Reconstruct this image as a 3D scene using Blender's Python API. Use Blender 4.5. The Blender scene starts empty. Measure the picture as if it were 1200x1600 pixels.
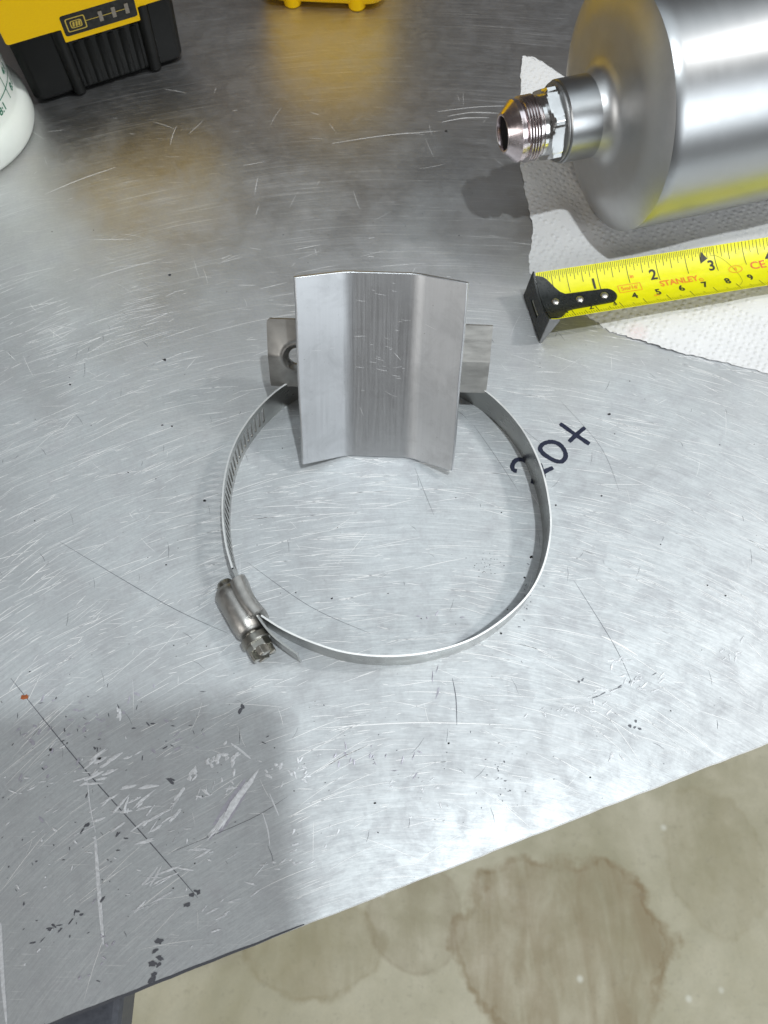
import bpy, bmesh, math, random
from mathutils import Vector, Matrix
R_ = math.radians
PI = math.pi
CM = 0.01                      # every builder below works in centimetres; meshes are linked in metres

# ------------------------------------------------------------------ camera
sc = bpy.context.scene
COL = sc.collection
CAM_H = 27.17
PITCH = 1.176                  # radians below the horizon
cam_d = bpy.data.cameras.new('camera')
cam = bpy.data.objects.new('camera', cam_d); COL.objects.link(cam)
cam.location = (0, 0, CAM_H*CM)
cam.rotation_euler = (PI/2 - PITCH, 0, 0)
cam_d.sensor_fit = 'VERTICAL'; cam_d.sensor_height = 36.0
cam_d.lens = 1202.0/1600.0*36.0
cam_d.clip_start = 0.01; cam_d.clip_end = 60
cam_d.dof.use_dof = True
cam_d.dof.focus_distance = 0.285
cam_d.dof.aperture_fstop = 20.0
sc.camera = cam

# ------------------------------------------------------------------ world and lamps
w = bpy.data.worlds.new('World'); sc.world = w; w.use_nodes = True
bg = w.node_tree.nodes['Background']
bg.inputs[0].default_value = (0.86, 0.78, 0.74, 1)
bg.inputs[1].default_value = 0.055
sc.view_settings.view_transform = 'Standard'
sc.view_settings.look = 'None'
sc.view_settings.exposure = 0.38
sc.view_settings.gamma = 1.0

def area(name, loc, target, sx, sy, power, color, spread=180):
    d = bpy.data.lights.new(name, 'AREA'); d.shape = 'RECTANGLE'
    d.size = sx; d.size_y = sy; d.energy = power; d.color = color; d.spread = R_(spread)
    o = bpy.data.objects.new(name, d); COL.objects.link(o)
    o.location = loc
    o.rotation_euler = (Vector(target)-Vector(loc)).to_track_quat('-Z', 'Y').to_euler()
    return o
# the workshop's ceiling panels (metres)
area('ceiling_panel_lamp', (0.25, 0.80, 2.4), (0.25, 0.80, 0), 3.0, 1.15, 9.0, (0.84, 0.94, 1.0))
area('bench_lamp', (0.42, -0.22, 2.0), (0, 0.1, 0), 0.03, 0.07, 14.5, (0.92, 0.98, 1.0))
area('side_lamp', (1.5, 0.35, 1.7), (0, 0.1, 0), 0.08, 0.2, 10, (1.0, 0.98, 0.95))
area('left_fill_lamp', (-1.7, -1.6, 1.25), (0.1, 0.1, 0.1), 1.3, 1.4, 14, (1.0, 0.98, 0.94))  # added fill from front left, no doorway known; lights the plate's right wing
area('right_fill_lamp', (2.1, -1.7, 1.3), (0.1, 0.1, 0.1), 1.3, 1.4, 25, (0.90, 0.96, 1.0))  # added fill from front right, no window known; lights left wing and battery

# ------------------------------------------------------------------ node helpers
def new_mat(name):
    m = bpy.data.materials.new(name); m.use_nodes = True
    nt = m.node_tree; b = nt.nodes['Principled BSDF']
    return m, nt, b
class NT:
    def __init__(s, nt): s.nt = nt
    def n(s, t, **k):
        x = s.nt.nodes.new(t)
        for a, v in k.items(): setattr(x, a, v)
        return x
    def l(s, a, b): s.nt.links.new(a, b)
    def coord(s, scale=(1, 1, 1), rot=(0, 0, 0), src=None):
        m = s.n('ShaderNodeMapping')
        m.inputs['Scale'].default_value = [c/CM for c in scale]     # object coordinates turned into centimetres
        m.inputs['Rotation'].default_value = rot
        if src is None:
            t = s.n('ShaderNodeTexCoord'); src = t.outputs['Object']
        s.l(src, m.inputs['Vector']); return m.outputs[0]
    def noise(s, vec, scale=1, detail=4, rough=.55, dist=0):
        x = s.n('ShaderNodeTexNoise'); x.inputs['Scale'].default_value = scale
        x.inputs['Detail'].default_value = detail; x.inputs['Roughness'].default_value = rough
        x.inputs['Distortion'].default_value = dist
        s.l(vec, x.inputs['Vector']); return x.outputs[0]
    def ramp(s, v, pts):
        x = s.n('ShaderNodeValToRGB'); e = x.color_ramp.elements
        while len(e) < len(pts): e.new(.5)
        for i, (p, c) in enumerate(pts):
            e[i].position = p; e[i].color = (c, c, c, 1) if isinstance(c, (int, float)) else (*c, 1)
        s.l(v, x.inputs[0]); return x.outputs[0]
    def maprange(s, v, a, b, c, d):
        x = s.n('ShaderNodeMapRange'); s.l(v, x.inputs[0])
        for i, q in enumerate((a, b, c, d)): x.inputs[i+1].default_value = q
        return x.outputs[0]
    def mix(s, f, a, b, mode='MIX'):
        x = s.n('ShaderNodeMix', data_type='RGBA', blend_type=mode)
        for i, v in ((0, f), (6, a), (7, b)):
            if hasattr(v, 'is_linked'): s.l(v, x.inputs[i])
            elif isinstance(v, (int, float)): x.inputs[i].default_value = v if i == 0 else (v, v, v, 1)
            else: x.inputs[i].default_value = (*v, 1)
        return x.outputs[2]
    def math(s, op, a, b=None, c=None):
        x = s.n('ShaderNodeMath', operation=op)
        for i, v in enumerate((a, b, c)):
            if v is None: continue
            if hasattr(v, 'is_linked'): s.l(v, x.inputs[i])
            else: x.inputs[i].default_value = v
        return x.outputs[0]
    def bump(s, h, strength, dist_cm, normal=None):
        x = s.n('ShaderNodeBump'); x.inputs['Strength'].default_value = strength
        x.inputs['Distance'].default_value = dist_cm*CM
        s.l(h, x.inputs['Height'])
        if normal is not None: s.l(normal, x.inputs['Normal'])
        return x.outputs[0]

def simple(name, col, rough=.5, metal=0, spec=.5, grain=0.0, gscale=6, stretch=(1, 1, 1), var=.12, coat=0):
    """a plain material with mottled colour, uneven gloss and a fine relief"""
    m, nt, b = new_mat(name); g = NT(nt)
    v = g.coord(stretch)
    n1 = g.noise(v, gscale, 5, .6)
    n2 = g.noise(g.coord(), .9, 4, .6)
    dark = tuple(c*(1-var) for c in col); lite = tuple(min(1, c*(1+var)) for c in col)
    c1 = g.mix(g.maprange(n1, .3, .7, 0, 1), dark, lite)
    c2 = g.mix(g.maprange(n2, .35, .7, 0, .35), c1, dark)
    g.l(c2, b.inputs['Base Color'])
    g.l(g.maprange(n1, .3, .7, max(.03, rough*.8), min(1, rough*1.25)), b.inputs['Roughness'])
    b.inputs['Metallic'].default_value = metal
    b.inputs['Specular IOR Level'].default_value = spec
    if coat: b.inputs['Coat Weight'].default_value = coat
    if grain: g.l(g.bump(n1, grain, .02), b.inputs['Normal'])
    return m

# ---- brushed bench aluminium: circular sanding arcs, smears, specks
def mat_bench():
    m, nt, b = new_mat('worn_bench_aluminium'); g = NT(nt)
    P = g.coord()
    off = g.n('ShaderNodeVectorMath', operation='SUBTRACT'); g.l(P, off.inputs[0]); off.inputs[1].default_value = (1.5, -13, 0)
    sep = g.n('ShaderNodeSeparateXYZ'); g.l(off.outputs[0], sep.inputs[0])
    rad = g.math('SQRT', g.math('ADD', g.math('MULTIPLY', sep.outputs[0], sep.outputs[0]), g.math('MULTIPLY', sep.outputs[1], sep.outputs[1])))
    ang = g.math('ARCTAN2', sep.outputs[0], sep.outputs[1])
    def polar(fr, fa, seed, wob=0):
        c = g.n('ShaderNodeCombineXYZ')
        r2 = rad
        if wob:
            r2 = g.math('ADD', rad, g.math('MULTIPLY', g.noise(P, .12, 2), wob))
        g.l(g.math('MULTIPLY', r2, fr), c.inputs[0]); g.l(g.math('MULTIPLY', ang, fa), c.inputs[1]); c.inputs[2].default_value = seed
        return c.outputs[0]
    fine = g.noise(polar(26, 34, 0, .6), 1, 4, .7)
    mid = g.noise(polar(9, 7, 7, 1.2), 1, 6, .7)
    s2 = g.noise(g.coord((1.3, 12, 1), (0, 0, R_(24))), 1, 4, .6)
    s3 = g.noise(g.coord((1.1, 11, 1), (0, 0, R_(-14))), 1, 4, .6)
    big = g.noise(P, .13, 4, .6, .6)
    blot = g.noise(P, 1.1, 6, .68, .5)
    tiny = g.noise(P, 9, 5, .7)
    streak = g.math('ADD', g.math('MULTIPLY', fine, .5), g.math('MULTIPLY', mid, .5))
    cross = g.math('ADD', g.math('MULTIPLY', s2, .5), g.math('MULTIPLY', s3, .5))
    h1 = g.noise(polar(34, 5, 3, .5), 1, 3, .6)
    h2 = g.noise(g.coord((.7, 26, 1), (0, 0, R_(-21))), 1, 3, .6)
    h3 = g.noise(g.coord((.6, 24, 1), (0, 0, R_(13))), 1, 3, .6)
    zone = g.noise(P, .35, 3, .5)
    hair = g.math('ADD', g.math('MULTIPLY', g.maprange(h1, .59, .68, 0, 1), g.maprange(zone, .35, .6, 1, .35)),
                  g.math('ADD', g.math('MULTIPLY', g.maprange(h2, .62, .70, 0, .8), g.maprange(zone, .45, .6, 0, 1)), g.maprange(h3, .64, .72, 0, .6)))
    hair = g.math('MINIMUM', hair, 1.0)
    # duller and paler round the clamp, glossier, darker and warmer towards the far end
    sy = g.n('ShaderNodeSeparateXYZ'); g.l(P, sy.inputs[0])
    yy = g.math('ADD', g.math('SUBTRACT', sy.outputs[1], g.math('MULTIPLY', g.math('ABSOLUTE', sy.outputs[0]), .12)), g.math('MULTIPLY', g.math('SUBTRACT', zone, .5), 16))
    near_dull = g.maprange(yy, 14, 30, 1, 0)
    c = g.mix(g.maprange(streak, .36, .64, 0, 1), (.60, .63, .65), (.74, .77, .785))
    c = g.mix(g.math('SUBTRACT', 1.0, near_dull), c, (.57, .555, .545))
    c = g.mix(g.maprange(blot, .46, .72, 0, .45), c, (.54, .54, .57))
    c = g.mix(g.maprange(big, .47, .62, 0, .45), c, (.52, .535, .55))
    c = g.mix(g.maprange(tiny, .42, .72, 0, .22), c, (.42, .42, .43))
    c = g.mix(g.math('MULTIPLY', hair, .75), c, (.97, .97, .97))
    # dull grime freckles
    vo = g.n('ShaderNodeTexVoronoi'); vo.inputs['Scale'].default_value = 1.6; vo.inputs['Randomness'].default_value = 1
    g.l(P, vo.inputs['Vector'])
    fleck = g.maprange(vo.outputs['Distance'], .02, .045, 1, 0)
    gate = g.maprange(big, .48, .56, 0, 1)
    c = g.mix(g.math('MULTIPLY', g.math('MULTIPLY', fleck, gate), .7), c, (.18, .18, .18))
    # mottled purple-grey cloud, strongest at the near left corner
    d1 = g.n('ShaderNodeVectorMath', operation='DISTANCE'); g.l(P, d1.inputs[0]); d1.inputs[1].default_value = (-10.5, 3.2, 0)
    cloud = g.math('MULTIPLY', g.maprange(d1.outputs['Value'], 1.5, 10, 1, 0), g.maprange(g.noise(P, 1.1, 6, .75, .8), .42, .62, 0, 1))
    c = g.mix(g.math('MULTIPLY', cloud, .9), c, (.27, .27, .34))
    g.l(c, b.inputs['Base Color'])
    b.inputs['Metallic'].default_value = 1.0
    ro = g.math('ADD', g.maprange(near_dull, 0, 1, .46, .74), g.maprange(streak, .35, .65, .06, -.06))
    ro = g.math('ADD', ro, g.math('MULTIPLY', hair, .15))
    ro = g.math('ADD', ro, g.maprange(blot, .4, .65, -.03, .025))
    g.l(ro, b.inputs['Roughness'])
    h = g.math('ADD', g.math('MULTIPLY', streak, .6), g.math('ADD', g.math('MULTIPLY', cross, .35), g.math('MULTIPLY', tiny, .22)))
    nrm = g.bump(h, .24, .012)
    nrm = g.bump(big, .06, .3, nrm)
    g.l(nrm, b.inputs['Normal'])
    # a second, glossier lobe so things on the bench mirror softly
    b2 = g.n('ShaderNodeBsdfPrincipled'); b2.inputs['Metallic'].default_value = 1
    g.l(c, b2.inputs['Base Color']); b2.inputs['Roughness'].default_value = .36
    g.l(g.bump(h, .25, .008), b2.inputs['Normal'])
    lw = g.math('MULTIPLY', g.math('ADD', g.maprange(near_dull, 0, 1, .42, .14), g.maprange(blot, .35, .65, .06, -.06)), g.maprange(hair, 0, 1, 1, .5))
    mx = g.n('ShaderNodeMixShader'); g.l(lw, mx.inputs[0])
    g.l(b.outputs[0], mx.inputs[1]); g.l(b2.outputs[0], mx.inputs[2])
    g.l(mx.outputs[0], nt.nodes['Material Output'].inputs[0])
    return m

def mat_brushed(name, col, rough, stretch, streak=.5, grime=.4, gl=1.0, dirt=(.16, .15, .14), relief=.35, rv=.2):
    m, nt, b = new_mat(name); g = NT(nt)
    a = g.noise(g.coord(stretch), gl, 5, .65)
    blot = g.noise(g.coord(), .9, 5, .65, .5)
    tiny = g.noise(g.coord(), 10, 4, .7)
    c = g.mix(g.maprange(a, .35, .65, 0, streak), col, tuple(x*.68 for x in col))
    c = g.mix(g.maprange(blot, .48, .75, 0, grime), c, tuple(x*.6 for x in col))
    c = g.mix(g.maprange(tiny, .66, .74, 0, grime*1.2), c, dirt)
    g.l(c, b.inputs['Base Color']); b.inputs['Metallic'].default_value = 1
    g.l(g.math('ADD', g.maprange(a, .3, .7, rough*(1+rv), rough*(1-rv)), g.maprange(blot, .4, .7, 0, rv*.5)), b.inputs['Roughness'])
    g.l(g.bump(g.math('ADD', a, g.math('MULTIPLY', tiny, .3)), relief, .012), b.inputs['Normal'])
    return m

M = {}
M['bench'] = mat_bench()
M['bench_edge'] = mat_brushed('sheared_bench_edge', (.42, .42, .43), .5, (1, 1, 6))
M['plate'] = mat_brushed('brushed_bracket_aluminium', (.64, .655, .675), .44, (14, .3, .3), .18, .5, relief=.09, rv=.1)
M['strap'] = mat_brushed('dull_strap_aluminium', (.72, .71, .68), .5, (.8, 4, 4), .2, .4, relief=.15)
M['strap_shaded'] = mat_brushed('shaded_strap_aluminium', (.40, .395, .38), .42, (.8, 4, 4), .3, .6, relief=.2)  # same strap metal darkened: shade on the tilted left ear put into colour
M['cut'] = mat_brushed('cut_metal_edge', (.40, .40, .40), .45, (3, 3, 3), .5, .7)
M['band'] = mat_brushed('stainless_clamp_band', (.40, .40, .385), .28, (1.2, 1.2, 5), .2, .25, relief=.1)
M['band_edge'] = mat_brushed('painted_glint_band_edge', (.88, .88, .87), .42, (2, 2, 2), .2, .3, relief=.1)  # same steel made pale: ceiling light on the rim put into its colour
M['housing'] = mat_brushed('stainless_screw_housing', (.48, .47, .45), .40, (4, 4, 4), .4, .6)
M['screw'] = mat_brushed('dark_screw_steel', (.46, .45, .41), .33, (5, 5, 5), .5, .8)
M['can'] = mat_brushed('satin_canister_aluminium', (.43, .44, .45), .35, (3, .4, .4), .05, .06, relief=.03, rv=.04)
M['can_face'] = mat_brushed('turned_canister_end', (.62, .625, .63), .44, (.6, 1.5, 1.5), .12, .14, relief=.04, rv=.06)
M['chrome'] = mat_brushed('zinc_plated_fitting', (.84, .84, .84), .14, (8, .6, .6), .2, .15, relief=.1)
M['cone'] = mat_brushed('violet_tinged_plating', (.88, .78, .80), .18, (8, .6, .6), .25, .15, relief=.1)
M['thread'] = mat_brushed('tinted_thread_plating', (.72, .66, .66), .18, (2, 2, 2), .4, .5, dirt=(.35, .06, .07))
M['bore'] = simple('dark_bore', (.012, .012, .013), .8, spec=.1)  # near-black lining: shade inside the fitting's hole put into the colour
M['yellow'] = simple('yellow_plastic', (1.0, .60, .0), .45, spec=.15, grain=.15, gscale=14, var=.05)
M['black_pl'] = simple('black_plastic', (.006, .0065, .006), .36, spec=.07, grain=.15, gscale=25, var=.2)
M['panel_bl'] = simple('matt_black_panel', (.012, .012, .01), .5, spec=.2, var=.1)
M['gold'] = simple('gold_print', (.55, .40, .05), .5, var=.1)
M['grey_bar'] = simple('grey_lens', (.16, .13, .09), .3, var=.1)
M['ink'] = simple('blue_black_marker_ink', (.012, .016, .045), .35, gscale=9, var=.35)
M['tape'] = simple('yellow_tape_enamel', (.90, .86, .0), .36, gscale=3, var=.05, coat=.3)
M['tape_back'] = simple('tape_underside', (.55, .5, .1), .5)
M['tick'] = simple('black_tape_print', (.035, .035, .02), .5, var=.1)
M['orange'] = simple('orange_tape_print', (.90, .26, .03), .5, var=.06)
M['hook'] = simple('black_hook_enamel', (.018, .021, .020), .28, var=.2, gscale=5)
M['rivet'] = mat_brushed('rivet_steel', (.62, .60, .55), .3, (3, 3, 3), .4, .6)
M['scratch'] = simple('bright_scratch', (.93, .93, .93), .6, metal=.35, var=.04)
M['scratch_dark'] = simple('dark_scratch', (.15, .155, .175), .6, metal=.6, var=.1)
M['scuff'] = simple('raised_scuff', (.80, .82, .85), .6, metal=.5, grain=.6, gscale=9, var=.18)
M['scuff_violet'] = simple('dull_scuff', (.54, .53, .60), .55, metal=.7, grain=.5, gscale=9, var=.15)
M['grit'] = simple('black_grit', (.02, .02, .022), .6)
M['rust'] = simple('rust_flake', (.35, .10, .03), .8)
M['green'] = simple('green_print', (.01, .16, .09), .5, var=.1)
M['steel_leg'] = simple('grey_painted_steel', (.10, .11, .135), .45, var=.2)

def mat_bottle():
    m, nt, b = new_mat('milky_plastic'); g = NT(nt)
    n = g.noise(g.coord(), 1.2, 3)
    g.l(g.mix(n, (.74, .79, .74), (.82, .85, .80)), b.inputs['Base Color'])
    b.inputs['Roughness'].default_value = .33
    b.inputs['Subsurface Weight'].default_value = .35
    b.inputs['Subsurface Radius'].default_value = (.01, .011, .01)
    b.inputs['Subsurface Scale'].default_value = .6
    return m
M['milky'] = mat_bottle()

def mat_paper():
    m, nt, b = new_mat('embossed_paper_towel'); g = NT(nt)
    P = g.coord((1, 1, 1), (0, 0, R_(28)))
    vo = g.n('ShaderNodeTexVoronoi'); vo.inputs['Scale'].default_value = 3.4; vo.inputs['Randomness'].default_value = .4
    g.l(P, vo.inputs['Vector'])
    dot = g.maprange(vo.outputs['Distance'], .15, .42, 1, 0)
    fib = g.noise(P, 14, 5, .7); soft = g.noise(P, .8, 4)
    d1 = g.n('ShaderNodeVectorMath', operation='DISTANCE'); g.l(g.coord(), d1.inputs[0]); d1.inputs[1].default_value = (10.7, 19.5, 0)
    pink = g.math('MULTIPLY', g.maprange(d1.outputs['Value'], .1, .6, .4, 0), g.maprange(fib, .4, .6, .3, 1))
    c = g.mix(g.maprange(soft, .3, .7, 0, 1), (.80, .80, .81), (.86, .86, .865))
    c = g.mix(pink, c, (.85, .5, .5))
    g.l(c, b.inputs['Base Color']); b.inputs['Roughness'].default_value = .95
    b.inputs['Specular IOR Level'].default_value = .1
    h = g.math('ADD', g.math('MULTIPLY', dot, 1.0), g.math('MULTIPLY', fib, .35))
    g.l(g.bump(h, .5, .06), b.inputs['Normal'])
    return m
M['paper'] = mat_paper()

def mat_floor():
    m, nt, b = new_mat('stained_concrete'); g = NT(nt)
    P = g.coord()
    n1 = g.noise(P, .05, 6, .6, .4); n2 = g.noise(P, .35, 5, .6); n3 = g.noise(P, 3, 3, .6)
    c = g.mix(g.maprange(n1, .38, .62, 0, 1), (.42, .39, .25), (.62, .585, .44))
    c = g.mix(g.maprange(n2, .35, .7, 0, .25), c, (.42, .41, .31))
    c = g.mix(g.maprange(n3, .45, .7, 0, .15), c, (.35, .34, .27))
    # the big drying puddle stain and two fainter ones, each with a dark rim
    def stain(cx, cy, sx, sy, rot, r0, amt, col, cc):
        mp = g.n('ShaderNodeMapping'); mp.vector_type = 'POINT'
        sub = g.n('ShaderNodeVectorMath', operation='SUBTRACT'); g.l(P, sub.inputs[0]); sub.inputs[1].default_value = (cx, cy, 0)
        g.l(sub.outputs[0], mp.inputs['Vector']); mp.inputs['Scale'].default_value = (1/sx, 1/sy, 0); mp.inputs['Rotation'].default_value = (0, 0, rot)
        ln = g.n('ShaderNodeVectorMath', operation='LENGTH'); g.l(mp.outputs[0], ln.inputs[0])
        d = g.math('ADD', ln.outputs['Value'], g.math('MULTIPLY', g.math('SUBTRACT', g.noise(P, .13, 5, .6), .5), .8))
        inside = g.maprange(d, .93, 1.03, 1, 0)
        rim = g.math('MULTIPLY', inside, g.math('ADD', g.maprange(d, .5, .93, .6, .7), g.maprange(d, .90, .96, 0, .6)))
        patch = g.maprange(g.noise(g.coord((.35, .09, 1), (0, 0, R_(rot*57+25))), 1, 5, .6, .6), .38, .62, .35, 1)
        return g.mix(g.math('MULTIPLY', g.math('MULTIPLY', rim, patch), amt), cc, col)
    c = stain(23.5, -14, 14, 11.5, .2, 1, .85, (.23, .15, .05), c)
    c = stain(4, -10, 6, 7, 0, 1, .55, (.26, .20, .11), c)
    c = stain(44, -3, 7, 9, 0, 1, .4, (.30, .25, .13), c)
    c = stain(-9, -14, 9, 6, .4, 1, .5, (.28, .22, .10), c)
    sp = g.n('ShaderNodeTexVoronoi'); sp.inputs['Scale'].default_value = .16; g.l(P, sp.inputs['Vector'])
    c = g.mix(g.maprange(sp.outputs['Distance'], .03, .09, .8, 0), c, (.78, .78, .68))
    c = g.mix(g.maprange(g.noise(P, 1.1, 6, .75), .56, .7, 0, .35), c, (.24, .22, .15))
    g.l(c, b.inputs['Base Color'])
    g.l(g.maprange(n2, .3, .7, .38, .55), b.inputs['Roughness'])
    g.l(g.bump(n2, .2, .3), b.inputs['Normal'])
    return m
M['floor'] = mat_floor()

# ------------------------------------------------------------------ mesh helpers
def link(name, verts, faces, mats, parent=None, smooth=False, mi=None, bevel=0, origin=(0, 0, 0), seg=2, auto=None):
    me = bpy.data.meshes.new(name)
    ox, oy, oz = origin
    me.from_pydata([((x-ox)*CM, (y-oy)*CM, (z-oz)*CM) for x, y, z in verts], [], faces)
    me.validate()
    if not isinstance(mats, (list, tuple)): mats = [mats]
    for m in mats: me.materials.append(m)
    if mi:
        for p, i in zip(me.polygons, mi): p.material_index = i
    bm = bmesh.new(); bm.from_mesh(me); bmesh.ops.recalc_face_normals(bm, faces=bm.faces); bm.to_mesh(me); bm.free()
    if smooth:
        for p in me.polygons: p.use_smooth = True
    o = bpy.data.objects.new(name, me); COL.objects.link(o)
    o.location = (ox*CM, oy*CM, oz*CM)
    if parent: o.parent = parent
    if auto is not None: me.set_sharp_from_angle(angle=R_(auto))
    if bevel:
        b = o.modifiers.new('bevel', 'BEVEL'); b.width = bevel*CM; b.segments = seg; b.limit_method = 'ANGLE'; b.angle_limit = R_(35)
        b.harden_normals = False
    return o
def thing(name, label, cat, loc=(0, 0, 0), rot=None, group=None):
    o = bpy.data.objects.new(name, None); COL.objects.link(o); o.empty_display_size = .01
    o.location = [c*CM for c in loc]
    if rot is not None: o.rotation_euler = rot.to_euler() if hasattr(rot, 'to_euler') else rot
    o['label'] = label; o['category'] = cat
    if group: o['group'] = group
    return o
def kids_smooth(o):
    for p in o.data.polygons: p.use_smooth = True

def lathe(prof, n=64, axis='z', close=False, bump=None):
    """prof: list of (radius, height). Revolves about z, or about x with height along x."""
    V, F = [], []
    for r, h in prof:
        for i in range(n):
            a = 2*PI*i/n
            x, y = r*math.cos(a), r*math.sin(a)
            V.append((x, y, h) if axis == 'z' else (h, x, y))
    m = len(prof)
    for j in range(m-1 if not close else m):
        k = (j+1) % m
        for i in range(n):
            F.append((j*n+i, j*n+(i+1) % n, k*n+(i+1) % n, k*n+i))
    if not close:
        if prof[0][0] > 1e-6: F.append(tuple(range(n-1, -1, -1)))
        if prof[-1][0] > 1e-6: F.append(tuple((m-1)*n+i for i in range(n)))
    return V, F
def box(x0, x1, y0, y1, z0, z1):
    V = [(x, y, z) for z in (z0, z1) for y in (y0, y1) for x in (x0, x1)]
    F = [(0, 2, 3, 1), (4, 5, 7, 6), (0, 1, 5, 4), (1, 3, 7, 5), (3, 2, 6, 7), (2, 0, 4, 6)]
    return V, F
def join(*vf):
    V, F = [], []
    for v, f in vf:
        k = len(V); V += list(v); F += [tuple(i+k for i in q) for q in f]
    return V, F
def ribbon(pts, w0, z, taper=True, w1=None):
    """flat ribbon along a polyline on the bench"""
    V, F = [], []
    n = len(pts)
    for i, (x, y) in enumerate(pts):
        a = pts[max(0, i-1)]; b = pts[min(n-1, i+1)]
        dx, dy = b[0]-a[0], b[1]-a[1]; L = math.hypot(dx, dy) or 1
        t = i/(n-1)
        ww = w0*(math.sin(PI*(.06+.88*t))**.6 if taper else 1)/2
        V += [(x-dy/L*ww, y+dx/L*ww, z), (x+dy/L*ww, y-dx/L*ww, z)]
    for i in range(n-1): F.append((2*i, 2*i+1, 2*i+3, 2*i+2))
    return V, F
def catmull(pts, per=6, closed=False):
    out = []; n = len(pts)
    rng = range(n) if closed else range(n-1)
    for i in rng:
        g = lambda k: Vector(pts[k % n] if closed else pts[max(0, min(n-1, k))])
        p0, p1, p2, p3 = g(i-1), g(i), g(i+1), g(i+2)
        for s in range(per):
            t = s/per
            out.append(tuple(.5*((2*p1)+(p2-p0)*t+(2*p0-5*p1+4*p2-p3)*t*t+(3*p1-p0-3*p2+p3)*t**3)))
    if not closed: out.append(tuple(pts[-1]))
    return out

# ================================================================== SETTING
def structure(o): o['kind'] = 'structure'; return o
fl = link('floor', [(-400, -400, -85), (400, -400, -85), (400, 400, -85), (-400, 400, -85)], [(0, 1, 2, 3)], M['floor'])
structure(fl)

# ---- workbench with its sheet aluminium top
bench = thing('workbench', 'workbench topped with scratched bare aluminium sheet, carrying every other object', 'workbench', (0, 0, -85))
rng = random.Random(4)
def edge_y(x):       # the near edge of the sheet, slightly wavy
    return -4.55+(x+7.76)*(7.34/20.81)
ep = []
x = -60.0
while x < 90:
    wob = .008*math.sin(x*1.9)+.005*math.sin(x*5.3+1)
    if -9 < x < 20: wob += rng.uniform(-.006, .006)
    ep.append((x, edge_y(x)+wob+(.0 if x > -8.5 else -.012*(x+8.5)**2*0))); x += .25 if -12 < x < 20 else 2
ep.append((90, edge_y(90)))
top = [(90, 120), (-60, 120)]
outl = ep+top; n = len(outl)
Vt = [(a, b, 85) for a, b in outl]+[(a, b, 84.7) for a, b in outl]
Ft = [tuple(range(n)), tuple(range(2*n-1, n-1, -1))]; mi = [0, 1]
for i in range(n): Ft.append((i, (i+1) % n, n+(i+1) % n, n+i)); mi.append(1)
sheet = link('tabletop', Vt, Ft, [M['bench'], M['bench_edge']], bench, mi=mi)
# square tube leg and apron set back under the sheet
link('leg', *box(-16.5, -10, 2, 8, 0, 81.5), M['steel_leg'], bench, bevel=.3)
link('leg', *box(52, 57, 22, 27, 0, 81), M['steel_leg'], bench, bevel=.3)
link('leg', *box(-55, -50, 95, 100, 0, 81), M['steel_leg'], bench, bevel=.3)
link('leg', *box(80, 85, 95, 100, 0, 81), M['steel_leg'], bench, bevel=.3)
link('frame', *box(-58, 88, 30, 110, 81, 84.7), M['steel_leg'], bench, bevel=.2)
link('frame_rail', *box(-16.0, -9.0, -4.3, 29.5, 81.6, 84.69), M['steel_leg'], bench, bevel=.2)

link('rail_end', *box(-16.5, -8.35, -8.5, -4.2, 81.9, 83.6), M['steel_leg'], bench, bevel=.25)
# ---- scratches: fine bright arcs of the sanding pass, long dark scribe lines
ZS = 85.004
def add(acc, vf):
    k = len(acc[0]); acc[0].extend(vf[0]); acc[1].extend(tuple(i+k for i in q) for q in vf[1])
acc = ([], [])
rng = random.Random(11)
def on_bench(x, y): return y > edge_y(x)+.15
def arc_scratch(x, y, L, w, jit=.12, cen=None):
    cx, cy = cen or (1.5+rng.uniform(-2.5, 2.5), -13+rng.uniform(-5, 5))
    r = math.hypot(x-cx, y-cy); a0 = math.atan2(y-cy, x-cx)+0
    tilt = rng.gauss(0, jit)
    pts = []
    for i in range(5):
        s = (i/4-.5)*L
        a = a0-s/r*math.cos(tilt); rr = r+s*math.sin(tilt)
        pts.append((cx+rr*math.cos(a), cy+rr*math.sin(a)))
    if all(on_bench(*p) for p in pts): add(acc, ribbon(pts, w, ZS))
for i in range(3400):
    x = rng.uniform(-19, 18); y = rng.uniform(-4, 34)
    if y > 18 and rng.random() < .4+(y-18)/12: continue
    if x < -3 and y < 4.5 and rng.random() < .7: continue
    arc_scratch(x, y, rng.choice((.2, .3, .5, .8, 1.2, 2.0)), rng.uniform(.007, .021), .16)
for k in range(80):         # bunches of parallel strokes
    x = rng.uniform(-17, 16); y = rng.uniform(2, 21); cen = (1.5+rng.uniform(-4, 4), -13+rng.uniform(-5, 5)); t = rng.uniform(.4, 1.8)
    for j in range(rng.randint(5, 13)):
        arc_scratch(x+rng.gauss(0, .5), y+rng.gauss(0, .5), t*rng.uniform(.5, 1.3), rng.uniform(.008, .022), .04, cen)
for i in range(260):        # crossing strays
    x = rng.uniform(-19, 18); y = rng.uniform(-3, 34); a = rng.uniform(0, PI); L = rng.uniform(.2, 1.3); b = rng.uniform(-.2, .2)
    pts = [(x+L*t*math.cos(a+b*t), y+L*t*math.sin(a+b*t)) for t in (-.5, -.25, 0, .25, .5)]
    if all(on_bench(*p) for p in pts): add(acc, ribbon(pts, rng.uniform(.007, .015), ZS+.001))
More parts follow.
